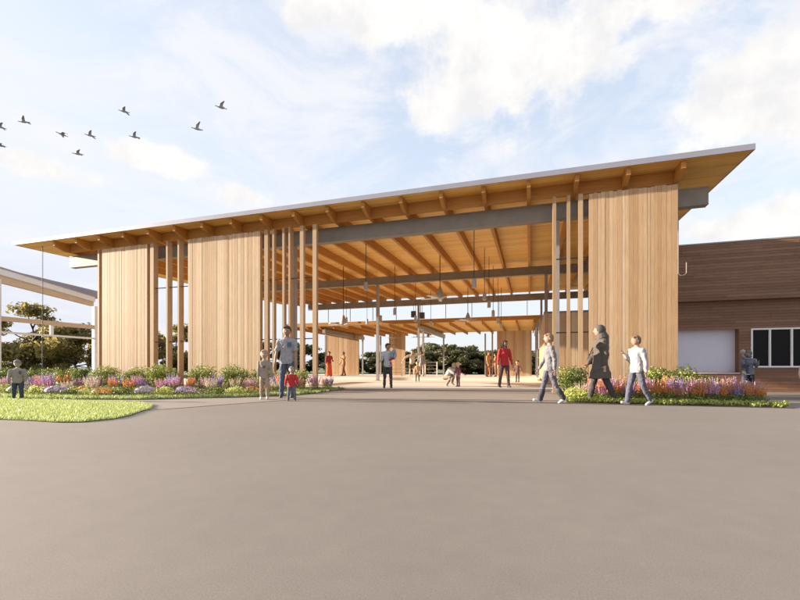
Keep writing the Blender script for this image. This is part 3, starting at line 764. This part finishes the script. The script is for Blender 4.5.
# ================================================================== PEOPLE
tex = bpy.data.textures.new('folds', 'CLOUDS'); tex.noise_scale = .08; tex.noise_depth = 2
def fleshy(mb, name, mat, parent, vox, sm=3, fold=0):
    o = mb.build(name, mat, parent, smooth=True)
    a = o.modifiers.new('join', 'REMESH'); a.mode = 'VOXEL'; a.voxel_size = vox; a.use_smooth_shade = True
    b = o.modifiers.new('soften', 'SMOOTH'); b.factor = .5; b.iterations = sm
    if fold:
        d = o.modifiers.new('folds', 'DISPLACE'); d.texture = tex; d.strength = fold; d.mid_level = .5; d.texture_coords = 'GLOBAL'
    return o
MC = {}
def cloth(c, rough=.85):
    k = tuple(round(x, 3) for x in c)
    if k not in MC: MC[k] = plain('cloth_%d' % len(MC), c, rough, 0, .14, 30, .25)
    return MC[k]
def limb(s, side, pitch, abd, flex, l1, l2, fsign, twist=0):
    p, a, f = R_(pitch), R_(abd), R_(flex)
    def d(p, a): return Vector((math.sin(a)*side, -math.sin(p)*math.cos(a), -math.cos(p)*math.cos(a)))
    e = s + d(p, a)*l1
    d2 = d(p+f*fsign, a*.6-R_(twist)); return e, e + d2*l2, d2
def person(label, H, loc, rz, group=None, child=False, lean=0, head=(0,0), aL=(5,8,12), aR=(5,8,12), lL=(3,3,2), lR=(-3,3,2), tw=(0,0),
           skin=(.38,.22,.15), top=(.4,.4,.4), sleeve='long', topz=0.0, bottom=(.1,.12,.2), legs='long', shoes=(.1,.1,.1), hair=(.08,.05,.03), style='short',
           coat=0, vox=.008, air=False, girth=1.0, extra=None, cuff=None):
    """figure faces local -Y; aL/aR = arm pitch, spread, elbow bend; lL/lR = leg pitch, spread, knee bend"""
    t = thing('person', label, 'person', loc, group); t.location = (0,0,0)
    ks = 1.28 if child else 1.0                      # child: larger head, shorter limbs
    hz = .928 if not child else .910
    leg1, leg2 = (.245, .235) if not child else (.225, .205)
    arm1, arm2 = (.165, .145) if not child else (.150, .130)
    hip_z = leg1+leg2+.04
    sh_z = .822 if not child else .775
    nk = sh_z+.015
    G = girth
    # leg joints
    hipL = Vector((.046*G,0,hip_z)); hipR = Vector((-.046*G,0,hip_z))
    kL, fL, dL = limb(hipL, 1, *lL, leg1, leg2, -1); kR, fR, dR = limb(hipR, -1, *lR, leg1, leg2, -1)
    low = min(fL.z, fR.z)-.036
    off = Vector((0,0, 0 if air else -low))
    Mx = Matrix.Translation(off)
    ML = Mx @ Matrix.Translation((0,0,hip_z)) @ Matrix.Rotation(R_(lean), 4, 'X') @ Matrix.Translation((0,0,-hip_z))
    sL = ML @ Vector((.098*G,0,sh_z-.032)); sR = ML @ Vector((-.098*G,0,sh_z-.032))
    eL, wL, daL = limb(sL, 1, *aL, arm1, arm2, 1, tw[0]); eR, wR, daR = limb(sR, -1, *aR, arm1, arm2, 1, tw[1])
    hipL, hipR, kL, kR, fL, fR = [Mx @ p for p in (hipL, hipR, kL, kR, fL, fR)]
    hc = ML @ Vector((0,-.012,hz))
    HM = Matrix.Rotation(R_(head[0]), 3, 'Z') @ Matrix.Rotation(R_(head[1]), 3, 'X')
    hs = ks*.5*.137
    def hp(x, y, z): return hc + HM @ Vector((x*hs, y*hs, z*hs))
    V = lambda p: Vector(p)*H
    def torso(mb, g, z0=None, z1=None):
        rr = [(0,0,hip_z-.05,.083,.058),(0,0,hip_z+.02,.086,.060),(0,0,hip_z+.10,.074,.052),(0,-.004,(hip_z+sh_z)/2+.06,.088,.060),(0,0,sh_z-.035,.100,.056),(0,.002,sh_z-.012,.088,.050),(0,.003,sh_z+.005,.060,.042),(0,.004,nk+.012,.038,.036)]
        rr = [q for q in rr if (z0 is None or q[2] >= z0-1e-6) and (z1 is None or q[2] <= z1+1e-6)]
        mb.loft([((x)*H, y*H, z*H, (rx*G+g)*H, (ry*G+g)*H) for x,y,z,rx,ry in rr], M=Matrix.Scale(H,4) @ ML @ Matrix.Scale(1/H,4))
    # ---------------- body
    B = MB(); torso(B, -.006)
    B.tube([V(ML @ Vector((0,.004,nk-.01))), V(hc+HM @ Vector((0,.2*hs,-.5*hs)))], [.034*H, .030*H], 12)
    B.ell(V(hc), (.78*hs*H, .92*hs*H, 1.0*hs*H), M=HM.to_4x4())
    B.ell(V(hp(0,-.18,-.42)), (.56*hs*H, .62*hs*H, .56*hs*H), M=HM.to_4x4())
    B.tube([V(hp(0,-.86,.10)), V(hp(0,-.95,-.14))], [.08*hs*H, .13*hs*H], 8)
    for s_ in (1,-1):
        B.ell(V(hp(.80*s_, .08, -.02)), (.10*hs*H,.18*hs*H,.27*hs*H), M=HM.to_4x4(), u=8, w=6)
    for (s0, e, w, d2, sd) in ((sL,eL,wL,daL,1),(sR,eR,wR,daR,-1)):
        B.tube([V(s0), V(s0.lerp(e,.4)), V(e), V(e.lerp(w,.35)), V(w)], [.024*H*G,.025*H*G,.020*H*G,.021*H*G,.014*H*G], 10)
        palm = w + d2*.030
        side = Vector((0,-1,0)); side = (side - d2*side.dot(d2)).normalized(); nrm = d2.cross(side).normalized()
        Pm = Matrix((nrm, side, d2)).transposed().to_4x4()
        B.ell(V(palm), (.010*H,.019*H,.028*H), M=Pm, u=10, w=7)
        for q in range(4):
            o_ = side*(.0145-.0098*q); L0 = (.027,.032,.030,.022)[q]; st = palm + d2*.024 + o_
            cur = nrm*(-sd)*.5
            m1_ = st + (d2*1 + cur*.25).normalized()*L0*.5; m2_ = m1_ + (d2*.8+cur*.9).normalized()*L0*.5
            B.tube([V(st), V(m1_), V(m2_)], [.0054*H,.0049*H,.0040*H], 6)
        st = palm - d2*.012 + side*.018; m1_ = st + (side*.8+d2*.7).normalized()*.022; m2_ = m1_ + (side*.3+d2*1).normalized()*.018
        B.tube([V(st), V(m1_), V(m2_)], [.0075*H,.0062*H,.005*H], 6)
    for (h0, k_, f_) in ((hipL,kL,fL),(hipR,kR,fR)):
        B.tube([V(h0), V(h0.lerp(k_,.4)), V(k_), V(k_.lerp(f_,.3)), V(f_)], [.042*H*G,.042*H*G,.030*H*G,.030*H*G,.019*H*G], 10)
    for (k_, f_, d2) in ((kL,fL,dL),(kR,fR,dR)):
        fw = Vector((0,-1,0)); fw = (fw - d2*fw.dot(d2)).normalized()
        B.tube([V(f_+d2*.012-fw*.018), V(f_+d2*.022+fw*.075)], [.020*H,.015*H], 8)
    body = fleshy(B, 'body', M_skin(skin), t, vox)
    # ---------------- clothes
    T = MB(); zmin = hip_z-.03 if topz <= 0 else None
    torso(T, .008, z0=hip_z+.06 if lean > 20 else hip_z-.05, z1=sh_z+.005)
    for (s0, e, w) in ((sL,eL,wL),(sR,eR,wR)):
        if sleeve == 'long': T.tube([V(s0), V(s0.lerp(e,.5)), V(e), V(e.lerp(w,.5)), V(e.lerp(w,.93))], [.036*H*G,.036*H*G,.031*H*G,.027*H*G,.022*H*G], 10)
        elif sleeve == 'short': T.tube([V(s0), V(s0.lerp(e,.78))], [.037*H*G,.037*H*G], 10)
    if coat:
        sw = (lL[0]+lR[0])*.5
        z1 = hip_z-coat
        T.loft([((x)*H, y*H, z*H, rx*H*G, ry*H*G) for x,y,z,rx,ry in ((0,0,z1,.118+coat*.08,.105+coat*.1),(0,0,z1+coat*.5,.105+coat*.04,.085+coat*.06),(0,0,hip_z,.097,.072),(0,0,hip_z+.12,.09,.066))], M=Matrix.Scale(H,4) @ Mx @ Matrix.Scale(1/H,4))
    fleshy(T, 'coat' if coat else 'top', cloth(top), t, vox*1.15, 3, .022*H)
    if legs != 'none':
        P = MB(); torso(P, .005, z1=hip_z+.03)
        for (h0, k_, f_) in ((hipL,kL,fL),(hipR,kR,fR)):
            if legs == 'long': P.tube([V(h0), V(h0.lerp(k_,.4)), V(k_), V(k_.lerp(f_,.4)), V(k_.lerp(f_,.95))], [.046*H*G,.049*H*G,.037*H*G,.034*H*G,.031*H*G], 10)
            elif legs == 'shorts': P.tube([V(h0), V(h0.lerp(k_,.75))], [.048*H*G,.054*H*G], 10)
        if legs == 'robe':
            P.loft([(0,0,.04*H,.13*H,.11*H),(0,0,.25*H,.115*H,.09*H),(0,0,hip_z*H,.1*H,.07*H)], M=Matrix.Translation((0,0,off.z*H)))
        fleshy(P, 'trousers' if legs == 'long' else ('shorts' if legs == 'shorts' else 'skirt'), cloth(bottom), t, vox*1.15, 3, .02*H)
    if cuff:
        for (k_, f_) in ((kL,fL),(kR,fR)):
          P = MB().tube([V(k_.lerp(f_,.42)), V(k_.lerp(f_,.97))], [.043*H,.040*H], 10)
          fleshy(P, 'trouser_cuff', cloth(cuff), t, vox*1.15, 2, .01*H)
    for (k_, f_, d2) in ((kL,fL,dL),(kR,fR,dR)):
        Sx = MB(); fw = Vector((0,-1,0)); fw = (fw - d2*fw.dot(d2)).normalized()
        Sx.tube([V(f_+d2*.008-fw*.022), V(f_+d2*.012+fw*.03), V(f_+d2*.017+fw*.085)], [.027*H,.025*H,.019*H], 10)
        Sx.tube([V(f_-d2*.01), V(f_+d2*.01)], [.026*H,.027*H], 10)
        fleshy(Sx, 'shoe', cloth(shoes, .6), t, vox)
    # ---------------- hair / headgear
    Hr = MB()
    if style in ('short','long','bun'):
        Hr.ell(V(hp(0,.12,.20)), (.86*hs*H,.92*hs*H,.90*hs*H), M=HM.to_4x4())
        Hr.tube([V(hp(-.42,-.64,.60)), V(hp(.42,-.64,.60))], [.22*hs*H,.22*hs*H], 8)
        Hr.ell(V(hp(0,.45,-.25)), (.68*hs*H,.55*hs*H,.6*hs*H), M=HM.to_4x4())
    if style in ('short','long','bun'):
        for s_ in (-1,1): Hr.tube([V(hp(.76*s_,-.12,.32)), V(hp(.80*s_,.18,-.18))], [.15*hs*H,.15*hs*H], 8)
    if style == 'long':
        for s_ in (-1,0,1): Hr.tube([V(hp(.45*s_,.62,.1)), V(hp(.62*s_,.72,-.9)), V(hp(.55*s_,.75,-1.9))], [.42*hs*H,.42*hs*H,.25*hs*H], 8)
        for s_ in (-1,1): Hr.tube([V(hp(.78*s_,.0,.2)), V(hp(.86*s_,.05,-.9)), V(hp(.75*s_,-.1,-1.6))], [.2*hs*H,.22*hs*H,.12*hs*H], 8)
    if style == 'bun': Hr.ell(V(hp(0,.95,.55)), (.36*hs*H,)*3)
    if style == 'cap':
        Hr.ell(V(hp(0,.05,.34)), (.90*hs*H,1.0*hs*H,.80*hs*H), M=HM.to_4x4()); Hr.ell(V(hp(0,.5,-.1)), (.8*hs*H,.6*hs*H,.6*hs*H), M=HM.to_4x4()); Hr.ell(V(hp(0,0,1.15)), (.25*hs*H,)*3)
    if style == 'hood':
        Hr.ell(V(hp(0,.16,.16)), (1.0*hs*H,1.05*hs*H,1.06*hs*H), M=HM.to_4x4()); Hr.ell(V(hp(0,.25,-.9)), (.95*hs*H,.85*hs*H,.5*hs*H))
    if style == 'scarf':
        Hr.ell(V(hp(0,.18,.15)), (.95*hs*H,1.02*hs*H,1.02*hs*H), M=HM.to_4x4())
        Hr.tube([V(hp(0,.45,-.4)), V(hp(0,.55,-1.2)), V(hp(0,.95,-2.6))], [.85*hs*H,1.15*hs*H,.8*hs*H], 12)
        Hr.tube([V(hp(0,-.05,-1.15)), V(hp(0,.3,-1.35))], [.62*hs*H,.8*hs*H], 10)
    nm = {'cap':'hat','hood':'hood','scarf':'headscarf'}.get(style, 'hair')
    if Hr.v: fleshy(Hr, nm, cloth(hair, .8), t, vox*.8, 2, .006*H)
    for s_ in (1,-1):
        MB().ell(V(hp(.30*s_,-.86,.06)), (.10*hs*H,.07*hs*H,.075*hs*H), M=HM.to_4x4(), u=8, w=6).build('eye', M['eye'], t, smooth=True)
    MB().ell(V(hp(0,-.80,-.50)), (.24*hs*H,.06*hs*H,.07*hs*H), M=HM.to_4x4(), u=8, w=6).build('mouth', M['lips'], t, smooth=True)
    if extra: extra(t, H, V, dict(sL=sL, sR=sR, eL=eL, eR=eR, wL=wL, wR=wR, hipL=hipL, hipR=hipR, ML=ML, hp=hp, hs=hs, vox=vox, sh_z=sh_z, hip_z=hip_z))
    t.location = loc; t.rotation_euler = (0,0,R_(rz))
    return t
SK = {}
def M_skin(c):
    if c not in SK:
        m = plain('skin_%d' % len(SK), c, .5, 0, .06, 20, .05)
        SK[c] = m
    return SK[c]
M['eye'] = plain('eye_dark', (.03,.02,.018), .3, 0, .02, 5, 0)
M['lips'] = plain('lips', (.36,.14,.11), .5, 0, .05, 5, 0)

def bag_extra(t, H, V, J):
    b = MB(); c = J['hipR'] + Vector((-.085, -.02, .05))
    b.ell(V(c), (.045*H,.085*H,.075*H), u=14, w=10); fleshy(b, 'bag', cloth((.03,.028,.028)), t, .01, 2)
    s = MB(); s.pipe([V(c+Vector((0,-.06,.05))), V(J['ML'] @ Vector((-.07,-.075,.68))), V(J['ML'] @ Vector((-.03,-.03,.84))), V(J['ML'] @ Vector((-.06,.07,.70))), V(c+Vector((0,.06,.05)))], .008*H, 6, .5); s.build('bag_strap', cloth((.03,.028,.028)), t)
def pocket_extra(t, H, V, J):
    b = MB(); c = J['ML'] @ Vector((.045,-.074,.735)); b.box(*[q for p, r in zip(V(c), (.026*H,.008*H,.03*H)) for q in (p-r, p+r)], .5); b.build('pocket', cloth((.06,.13,.17)), t)
def print_extra(t, H, V, J):
    b = MB(); c = J['ML'] @ Vector((0,-.076,.66)); b.ell(V(c), (.035*H,.012*H,.028*H), u=10, w=7); b.build('shirt_print', cloth((.12,.10,.10)), t)
def patch_extra(t, H, V, J):
    b = MB(); c = J['ML'] @ Vector((.06,-.070,.69)); b.ell(V(c), (.034*H,.02*H,.05*H), u=10, w=7); b.build('jacket_patch', cloth((.11,.10,.12)), t)

fam = 'family in front of the left bed'
person('man in light grey t-shirt and blue jeans behind the small boy in red', 1.82, (-5.82,9.15,.004), 25, fam, head=(0,4), aL=(2,6,10), aR=(3,13,8), lL=(4,4,2), lR=(-4,5,4),
       skin=(.34,.19,.125), top=(.30,.295,.31), sleeve='short', bottom=(.075,.10,.17), shoes=(.06,.05,.05), hair=(.05,.035,.025), extra=pocket_extra)
person('child in beige tracksuit with dark chest print standing left of the man', 1.19, (-6.06,8.56,.004), 28, fam, child=True, aL=(4,13,10), aR=(2,5,10), lL=(6,3,4), lR=(-5,3,3),
       skin=(.42,.32,.22), top=(.30,.24,.20), bottom=(.34,.26,.20), shoes=(.6,.58,.55), hair=(.36,.25,.14), extra=print_extra)
person('small boy in bright red top and grey trousers in front of the man', .79, (-5.18,8.34,0), 25, fam, child=True, aL=(8,16,14), aR=(8,16,14), lL=(4,8,4), lR=(-2,8,4),
       skin=(.42,.32,.22), top=(.45,.025,.02), bottom=(.12,.125,.15), shoes=(.10,.10,.11), hair=(.42,.27,.14), girth=1.15)
person('toddler in beige jacket and dark knit hat standing on the left lawn', .93, (-11.5,6.7,.01), 45, None, child=True, aL=(4,12,10), aR=(4,12,10), lL=(3,4,2), lR=(-3,4,2),
       skin=(.42,.33,.24), top=(.27,.235,.21), bottom=(.035,.05,.08), shoes=(.05,.05,.05), hair=(.22,.18,.17), style='cap', girth=1.3, extra=patch_extra)
person('boy in light grey hoodie and dark cuffed jeans walking left past the right fins', 1.52, (.40,9.52,.004), -75, None, head=(0,0), aL=(-14,2,14), aR=(14,2,16), lL=(-14,2,16), lR=(15,2,2),
       skin=(.42,.24,.17), top=(.165,.16,.175), bottom=(.10,.095,.125), shoes=(.55,.55,.58), hair=(.25,.16,.09), cuff=(.04,.04,.048), topz=1)
person('woman in long grey brown coat and headscarf walking left with a black bag', 1.68, (1.44,9.86,.016), -72, None, head=(-8,0), aL=(-6,3,12), aR=(10,3,20), lL=(-13,2,12), lR=(13,2,2),
       skin=(.40,.23,.16), top=(.080,.066,.054), bottom=(.05,.042,.043), shoes=(.035,.03,.03), hair=(.075,.065,.06), style='scarf', coat=.20, girth=1.12, extra=bag_extra)
person('boy in white sweatshirt and grey jeans walking left behind the woman in the coat', 1.43, (2.06,9.5,.004), -58, None, head=(-10,0), aL=(-12,8,14), aR=(-4,10,146), lL=(-14,2,14), lR=(14,2,2),
       skin=(.38,.22,.15), top=(.31,.31,.33), bottom=(.085,.085,.12), shoes=(.55,.55,.58), hair=(.14,.09,.06), girth=1.05)
# adult carrying a child inside the opening
person('man in white shirt and dark trousers carrying a child at the front of the hall', 1.66, (-4.98,14.5,.012), 22, None, head=(30,0), aL=(35,14,85), aR=(15,14,60), lL=(4,4,3), lR=(-4,5,3),
       skin=(.38,.22,.15), top=(.50,.52,.56), bottom=(.05,.048,.05), shoes=(.04,.035,.03), hair=(.05,.04,.03), vox=.010)
person('fair haired child in blue top and dark red trousers carried by a man', .92, (-4.72,14.44,.70), -60, None, child=True, air=True, head=(20,0), aL=(40,10,40), aR=(50,10,40), lL=(60,18,70), lR=(60,18,70),
       skin=(.58,.34,.24), top=(.24,.33,.48), bottom=(.34,.03,.035), shoes=(.35,.2,.15), hair=(.40,.22,.10), vox=.010)
person('crouching woman in white top reaching down beside the small child', 1.62, (-3.32,17.0,.012), 62, None, lean=42, head=(0,10), aL=(62,4,10), aR=(58,4,12), lL=(106,8,136), lR=(92,8,126),
       skin=(.42,.33,.23), top=(.70,.68,.66), bottom=(.22,.16,.12), shoes=(.2,.16,.12), hair=(.48,.34,.18), vox=.010)
person('small fair haired child in plum clothes standing beside the crouching woman', .98, (-2.72,16.5,.012), -30, None, child=True, aL=(6,8,14), aR=(10,8,20),
       skin=(.58,.36,.25), top=(.16,.045,.07), bottom=(.13,.035,.05), shoes=(.06,.04,.04), hair=(.60,.42,.22), vox=.010)
person('woman in red jacket, black shorts and dark tights walking through the hall opening', 1.80, (-.92,16.2,.012), 28, None, head=(25,0), aL=(4,12,14), aR=(-4,12,12), lL=(8,4,4), lR=(-10,3,6),
       skin=(.38,.22,.15), top=(.50,.03,.035), bottom=(.075,.04,.055), shoes=(.035,.03,.03), hair=(.035,.025,.022), style='long', vox=.010)
person('child in dark jacket standing behind the woman in red', 1.15, (-.62,22.6,.012), -20, None, child=True, aL=(6,30,10), aR=(6,12,14),
       skin=(.45,.26,.18), top=(.10,.05,.045), bottom=(.05,.04,.05), shoes=(.03,.03,.03), hair=(.05,.03,.02), vox=.012)
person('small child in tan top and dark shorts standing alone on the hall floor', 1.1, (-5.8,21.8,.012), 10, None, child=True, aL=(5,10,10), aR=(5,10,10), lL=(6,5,2), lR=(-6,5,2),
       skin=(.42,.32,.22), top=(.50,.30,.17), bottom=(.10,.09,.05), shoes=(.2,.06,.05), hair=(.48,.27,.13), vox=.012)
DZ = .18
person('person in dark red top and orange robe standing by the left end of the platform', 1.68, (-12.65,24.9,DZ), 40, None, aL=(15,10,60), aR=(5,8,20),
       skin=(.36,.20,.13), top=(.30,.035,.025), bottom=(.62,.11,.03), legs='robe', shoes=(.1,.05,.03), hair=(.03,.02,.02), vox=.012)
person('person in brown clothes with bent arm in front of the rear left board wall', 1.78, (-13.0,27.9,DZ), -30, None, aL=(35,20,80), aR=(5,12,20), lL=(14,3,4), lR=(-12,3,8),
       skin=(.40,.22,.14), top=(.38,.19,.09), bottom=(.26,.11,.06), shoes=(.2,.08,.05), hair=(.12,.06,.04), vox=.012)
person('person in pale tan clothes with arms stretched wide beside the white rail', 1.8, (-7.45,26.6,DZ), 20, None, lean=8, aL=(20,112,6), aR=(10,62,10), lL=(8,6,4), lR=(-6,5,3),
       skin=(.50,.32,.23), top=(.55,.46,.36), bottom=(.12,.09,.075), legs='shorts', shoes=(.4,.35,.3), hair=(.2,.12,.07), vox=.012)
person('person in grey clothes standing with back turned next to the arm stretcher', 1.72, (-7.0,27.4,DZ), 190, None, aL=(5,8,12), aR=(5,8,12),
       skin=(.45,.27,.19), top=(.26,.25,.25), bottom=(.42,.40,.38), shoes=(.1,.09,.08), hair=(.08,.05,.04), vox=.012)
rp = 'people in brown by the rear right wall'
person('taller person in orange brown at the foot of the rear right board wall', 1.72, (-2.62,28.2,DZ), 60, rp, aL=(20,8,50), aR=(5,8,12), skin=(.45,.25,.16), top=(.40,.20,.08), bottom=(.30,.13,.06), shoes=(.1,.06,.04), hair=(.06,.04,.03), vox=.012)
person('shorter person in dark brown facing the one in orange brown', 1.55, (-2.2,28.6,DZ), -60, rp, aL=(25,8,40), aR=(5,8,12), skin=(.42,.24,.16), top=(.22,.10,.05), bottom=(.16,.07,.04), shoes=(.08,.05,.04), hair=(.05,.03,.02), vox=.012)
# right: adult carrying a child on the dipped forecourt
ZD = -.2
person('adult in grey padded jacket holding a child by the window of the brown wing', 1.56, (7.05,17.0,ZD), -10, None, head=(-25,0), aL=(30,3,95), aR=(30,4,90), lL=(-8,4,8), lR=(10,3,4),
       skin=(.36,.24,.19), top=(.17,.18,.22), bottom=(.03,.032,.05), shoes=(.14,.11,.2), hair=(.14,.135,.14), style='hood', girth=1.15)
person('child in grey knit hat and padded jacket held by the adult beside the window', .86, (6.83,16.85,ZD+.70), 70, None, child=True, air=True, head=(0,0), aL=(50,10,40), aR=(50,10,40), lL=(60,20,60), lR=(40,16,40),
       skin=(.40,.27,.21), top=(.20,.21,.25), bottom=(.06,.065,.10), shoes=(.05,.05,.06), hair=(.36,.36,.38), style='cap', girth=1.2)
person('person in pale yellow coat only partly seen at the right picture edge', 1.3, (8.22,16.2,ZD), 20, None, child=True, aL=(5,10,10), aR=(5,16,10), skin=(.42,.34,.24), top=(.70,.58,.38), bottom=(.5,.4,.3), shoes=(.2,.15,.1), hair=(.4,.28,.15), girth=1.15)

# white rail on the platform
rail = thing('white_railing', 'short white railing with crossed wires on the platform behind the arm stretcher', 'railing', (-8, 28.6, DZ))
for i in range(5):
    x = -9.6+.85*i; MB().box(x-.035, x+.035, 28.56, 28.63, DZ, DZ+1.0, .5).build('post', M['white'], rail)
for zz in (.25, .5, .75, .97): MB().pipe([(-9.6,28.6,DZ+zz),(-6.2,28.6,DZ+zz)], .014, 6, .5).build('wire', M['lamp'], rail)

# ================================================================== BIRDS
def bird(px, py, Z, flap, label, yawj):
    d = Vector(((px-400)/417.5, 1, (368-py)/417.5))
    Rt = Vector((math.cos(YAW), math.sin(YAW), 0)); Fw = Vector((-math.sin(YAW), math.cos(YAW), 0))
    c = Vector((0,0,.75)) + (Rt*d.x + Fw + Vector((0,0,d.z)))*Z
    t = thing('bird', label, 'bird', (0,0,0), 'flock of geese in the sky')
    b = MB(); b.tube([(-.62,0,.03),(-.52,0,.03),(-.36,0,.0),(-.15,0,0),(.12,0,.0),(.34,0,.02),(.46,0,.02)], [.03,.05,.045,.11,.13,.07,.03], 10); b.build('body', M['bird'], t, smooth=True)
    for s in (1,-1):
        w = MB(); f1, f2 = R_(flap), R_(flap-38)
        a = Vector((0, .08*s, .05)); e = a + Vector((.05, math.cos(f1)*.36*s, math.sin(f1)*.36)); q = e + Vector((.22, math.cos(f2)*.48*s, math.sin(f2)*.48))
        up = Vector((0,0,.018))
        P = [a+Vector((-.16,0,0)), a+Vector((.16,0,0)), e+Vector((-.14,0,0)), e+Vector((.17,0,0)), q+Vector((-.02,0,0)), q+Vector((.12,0,0))]
        vs = [p+up for p in P]+[p-up for p in P]
        w.add(vs, [(0,1,3,2),(2,3,5,4),(6,8,9,7),(8,10,11,9),(0,2,8,6),(2,4,10,8),(1,7,9,3),(3,9,11,5),(4,5,11,10),(0,6,7,1)], .5)
        w.build('wing', M['bird'], t)
    tl = MB(); tl.add([(.36,-.04,.03),(.36,.04,.03),(.62,.10,.02),(.62,-.10,.02),(.36,-.04,.01),(.36,.04,.01),(.62,.10,.005),(.62,-.10,.005)], [(0,1,2,3),(7,6,5,4),(0,4,5,1),(1,5,6,2),(2,6,7,3),(3,7,4,0)], .5); tl.build('tail', M['bird'], t)
    t.scale = (.8,)*3; t.location = c; t.rotation_euler = (R_(random.uniform(-12,12)), R_(random.uniform(-6,8)), YAW+yawj)
M['bird'] = plain('grey_feather', (.32,.31,.33), .8)
BL = [(221,107.5,38,48,'highest bird, leading at the right end of the flock',.35),(197,129,40,55,'bird just below the rightmost one, wings raised',.4),(124,111.5,42,30,'single bird above the middle of the flock',.3),(134.5,137,42,40,'bird below the single middle one',.3),
      (90,135.5,44,35,'third of the three birds in the lower middle row',.35),(62,134.5,42,20,'bird with drooping wings left of the lower middle pair',.9),(78,154,44,35,'lowest bird of the flock',.5),(24,122,42,40,'bird nearest the left edge that is wholly in view',.3),(0,127,42,35,'upper of two birds cut by the left picture edge',.6),(0,145.5,42,25,'lower of two birds cut by the left picture edge',.6)]
for q in BL: bird(*q)
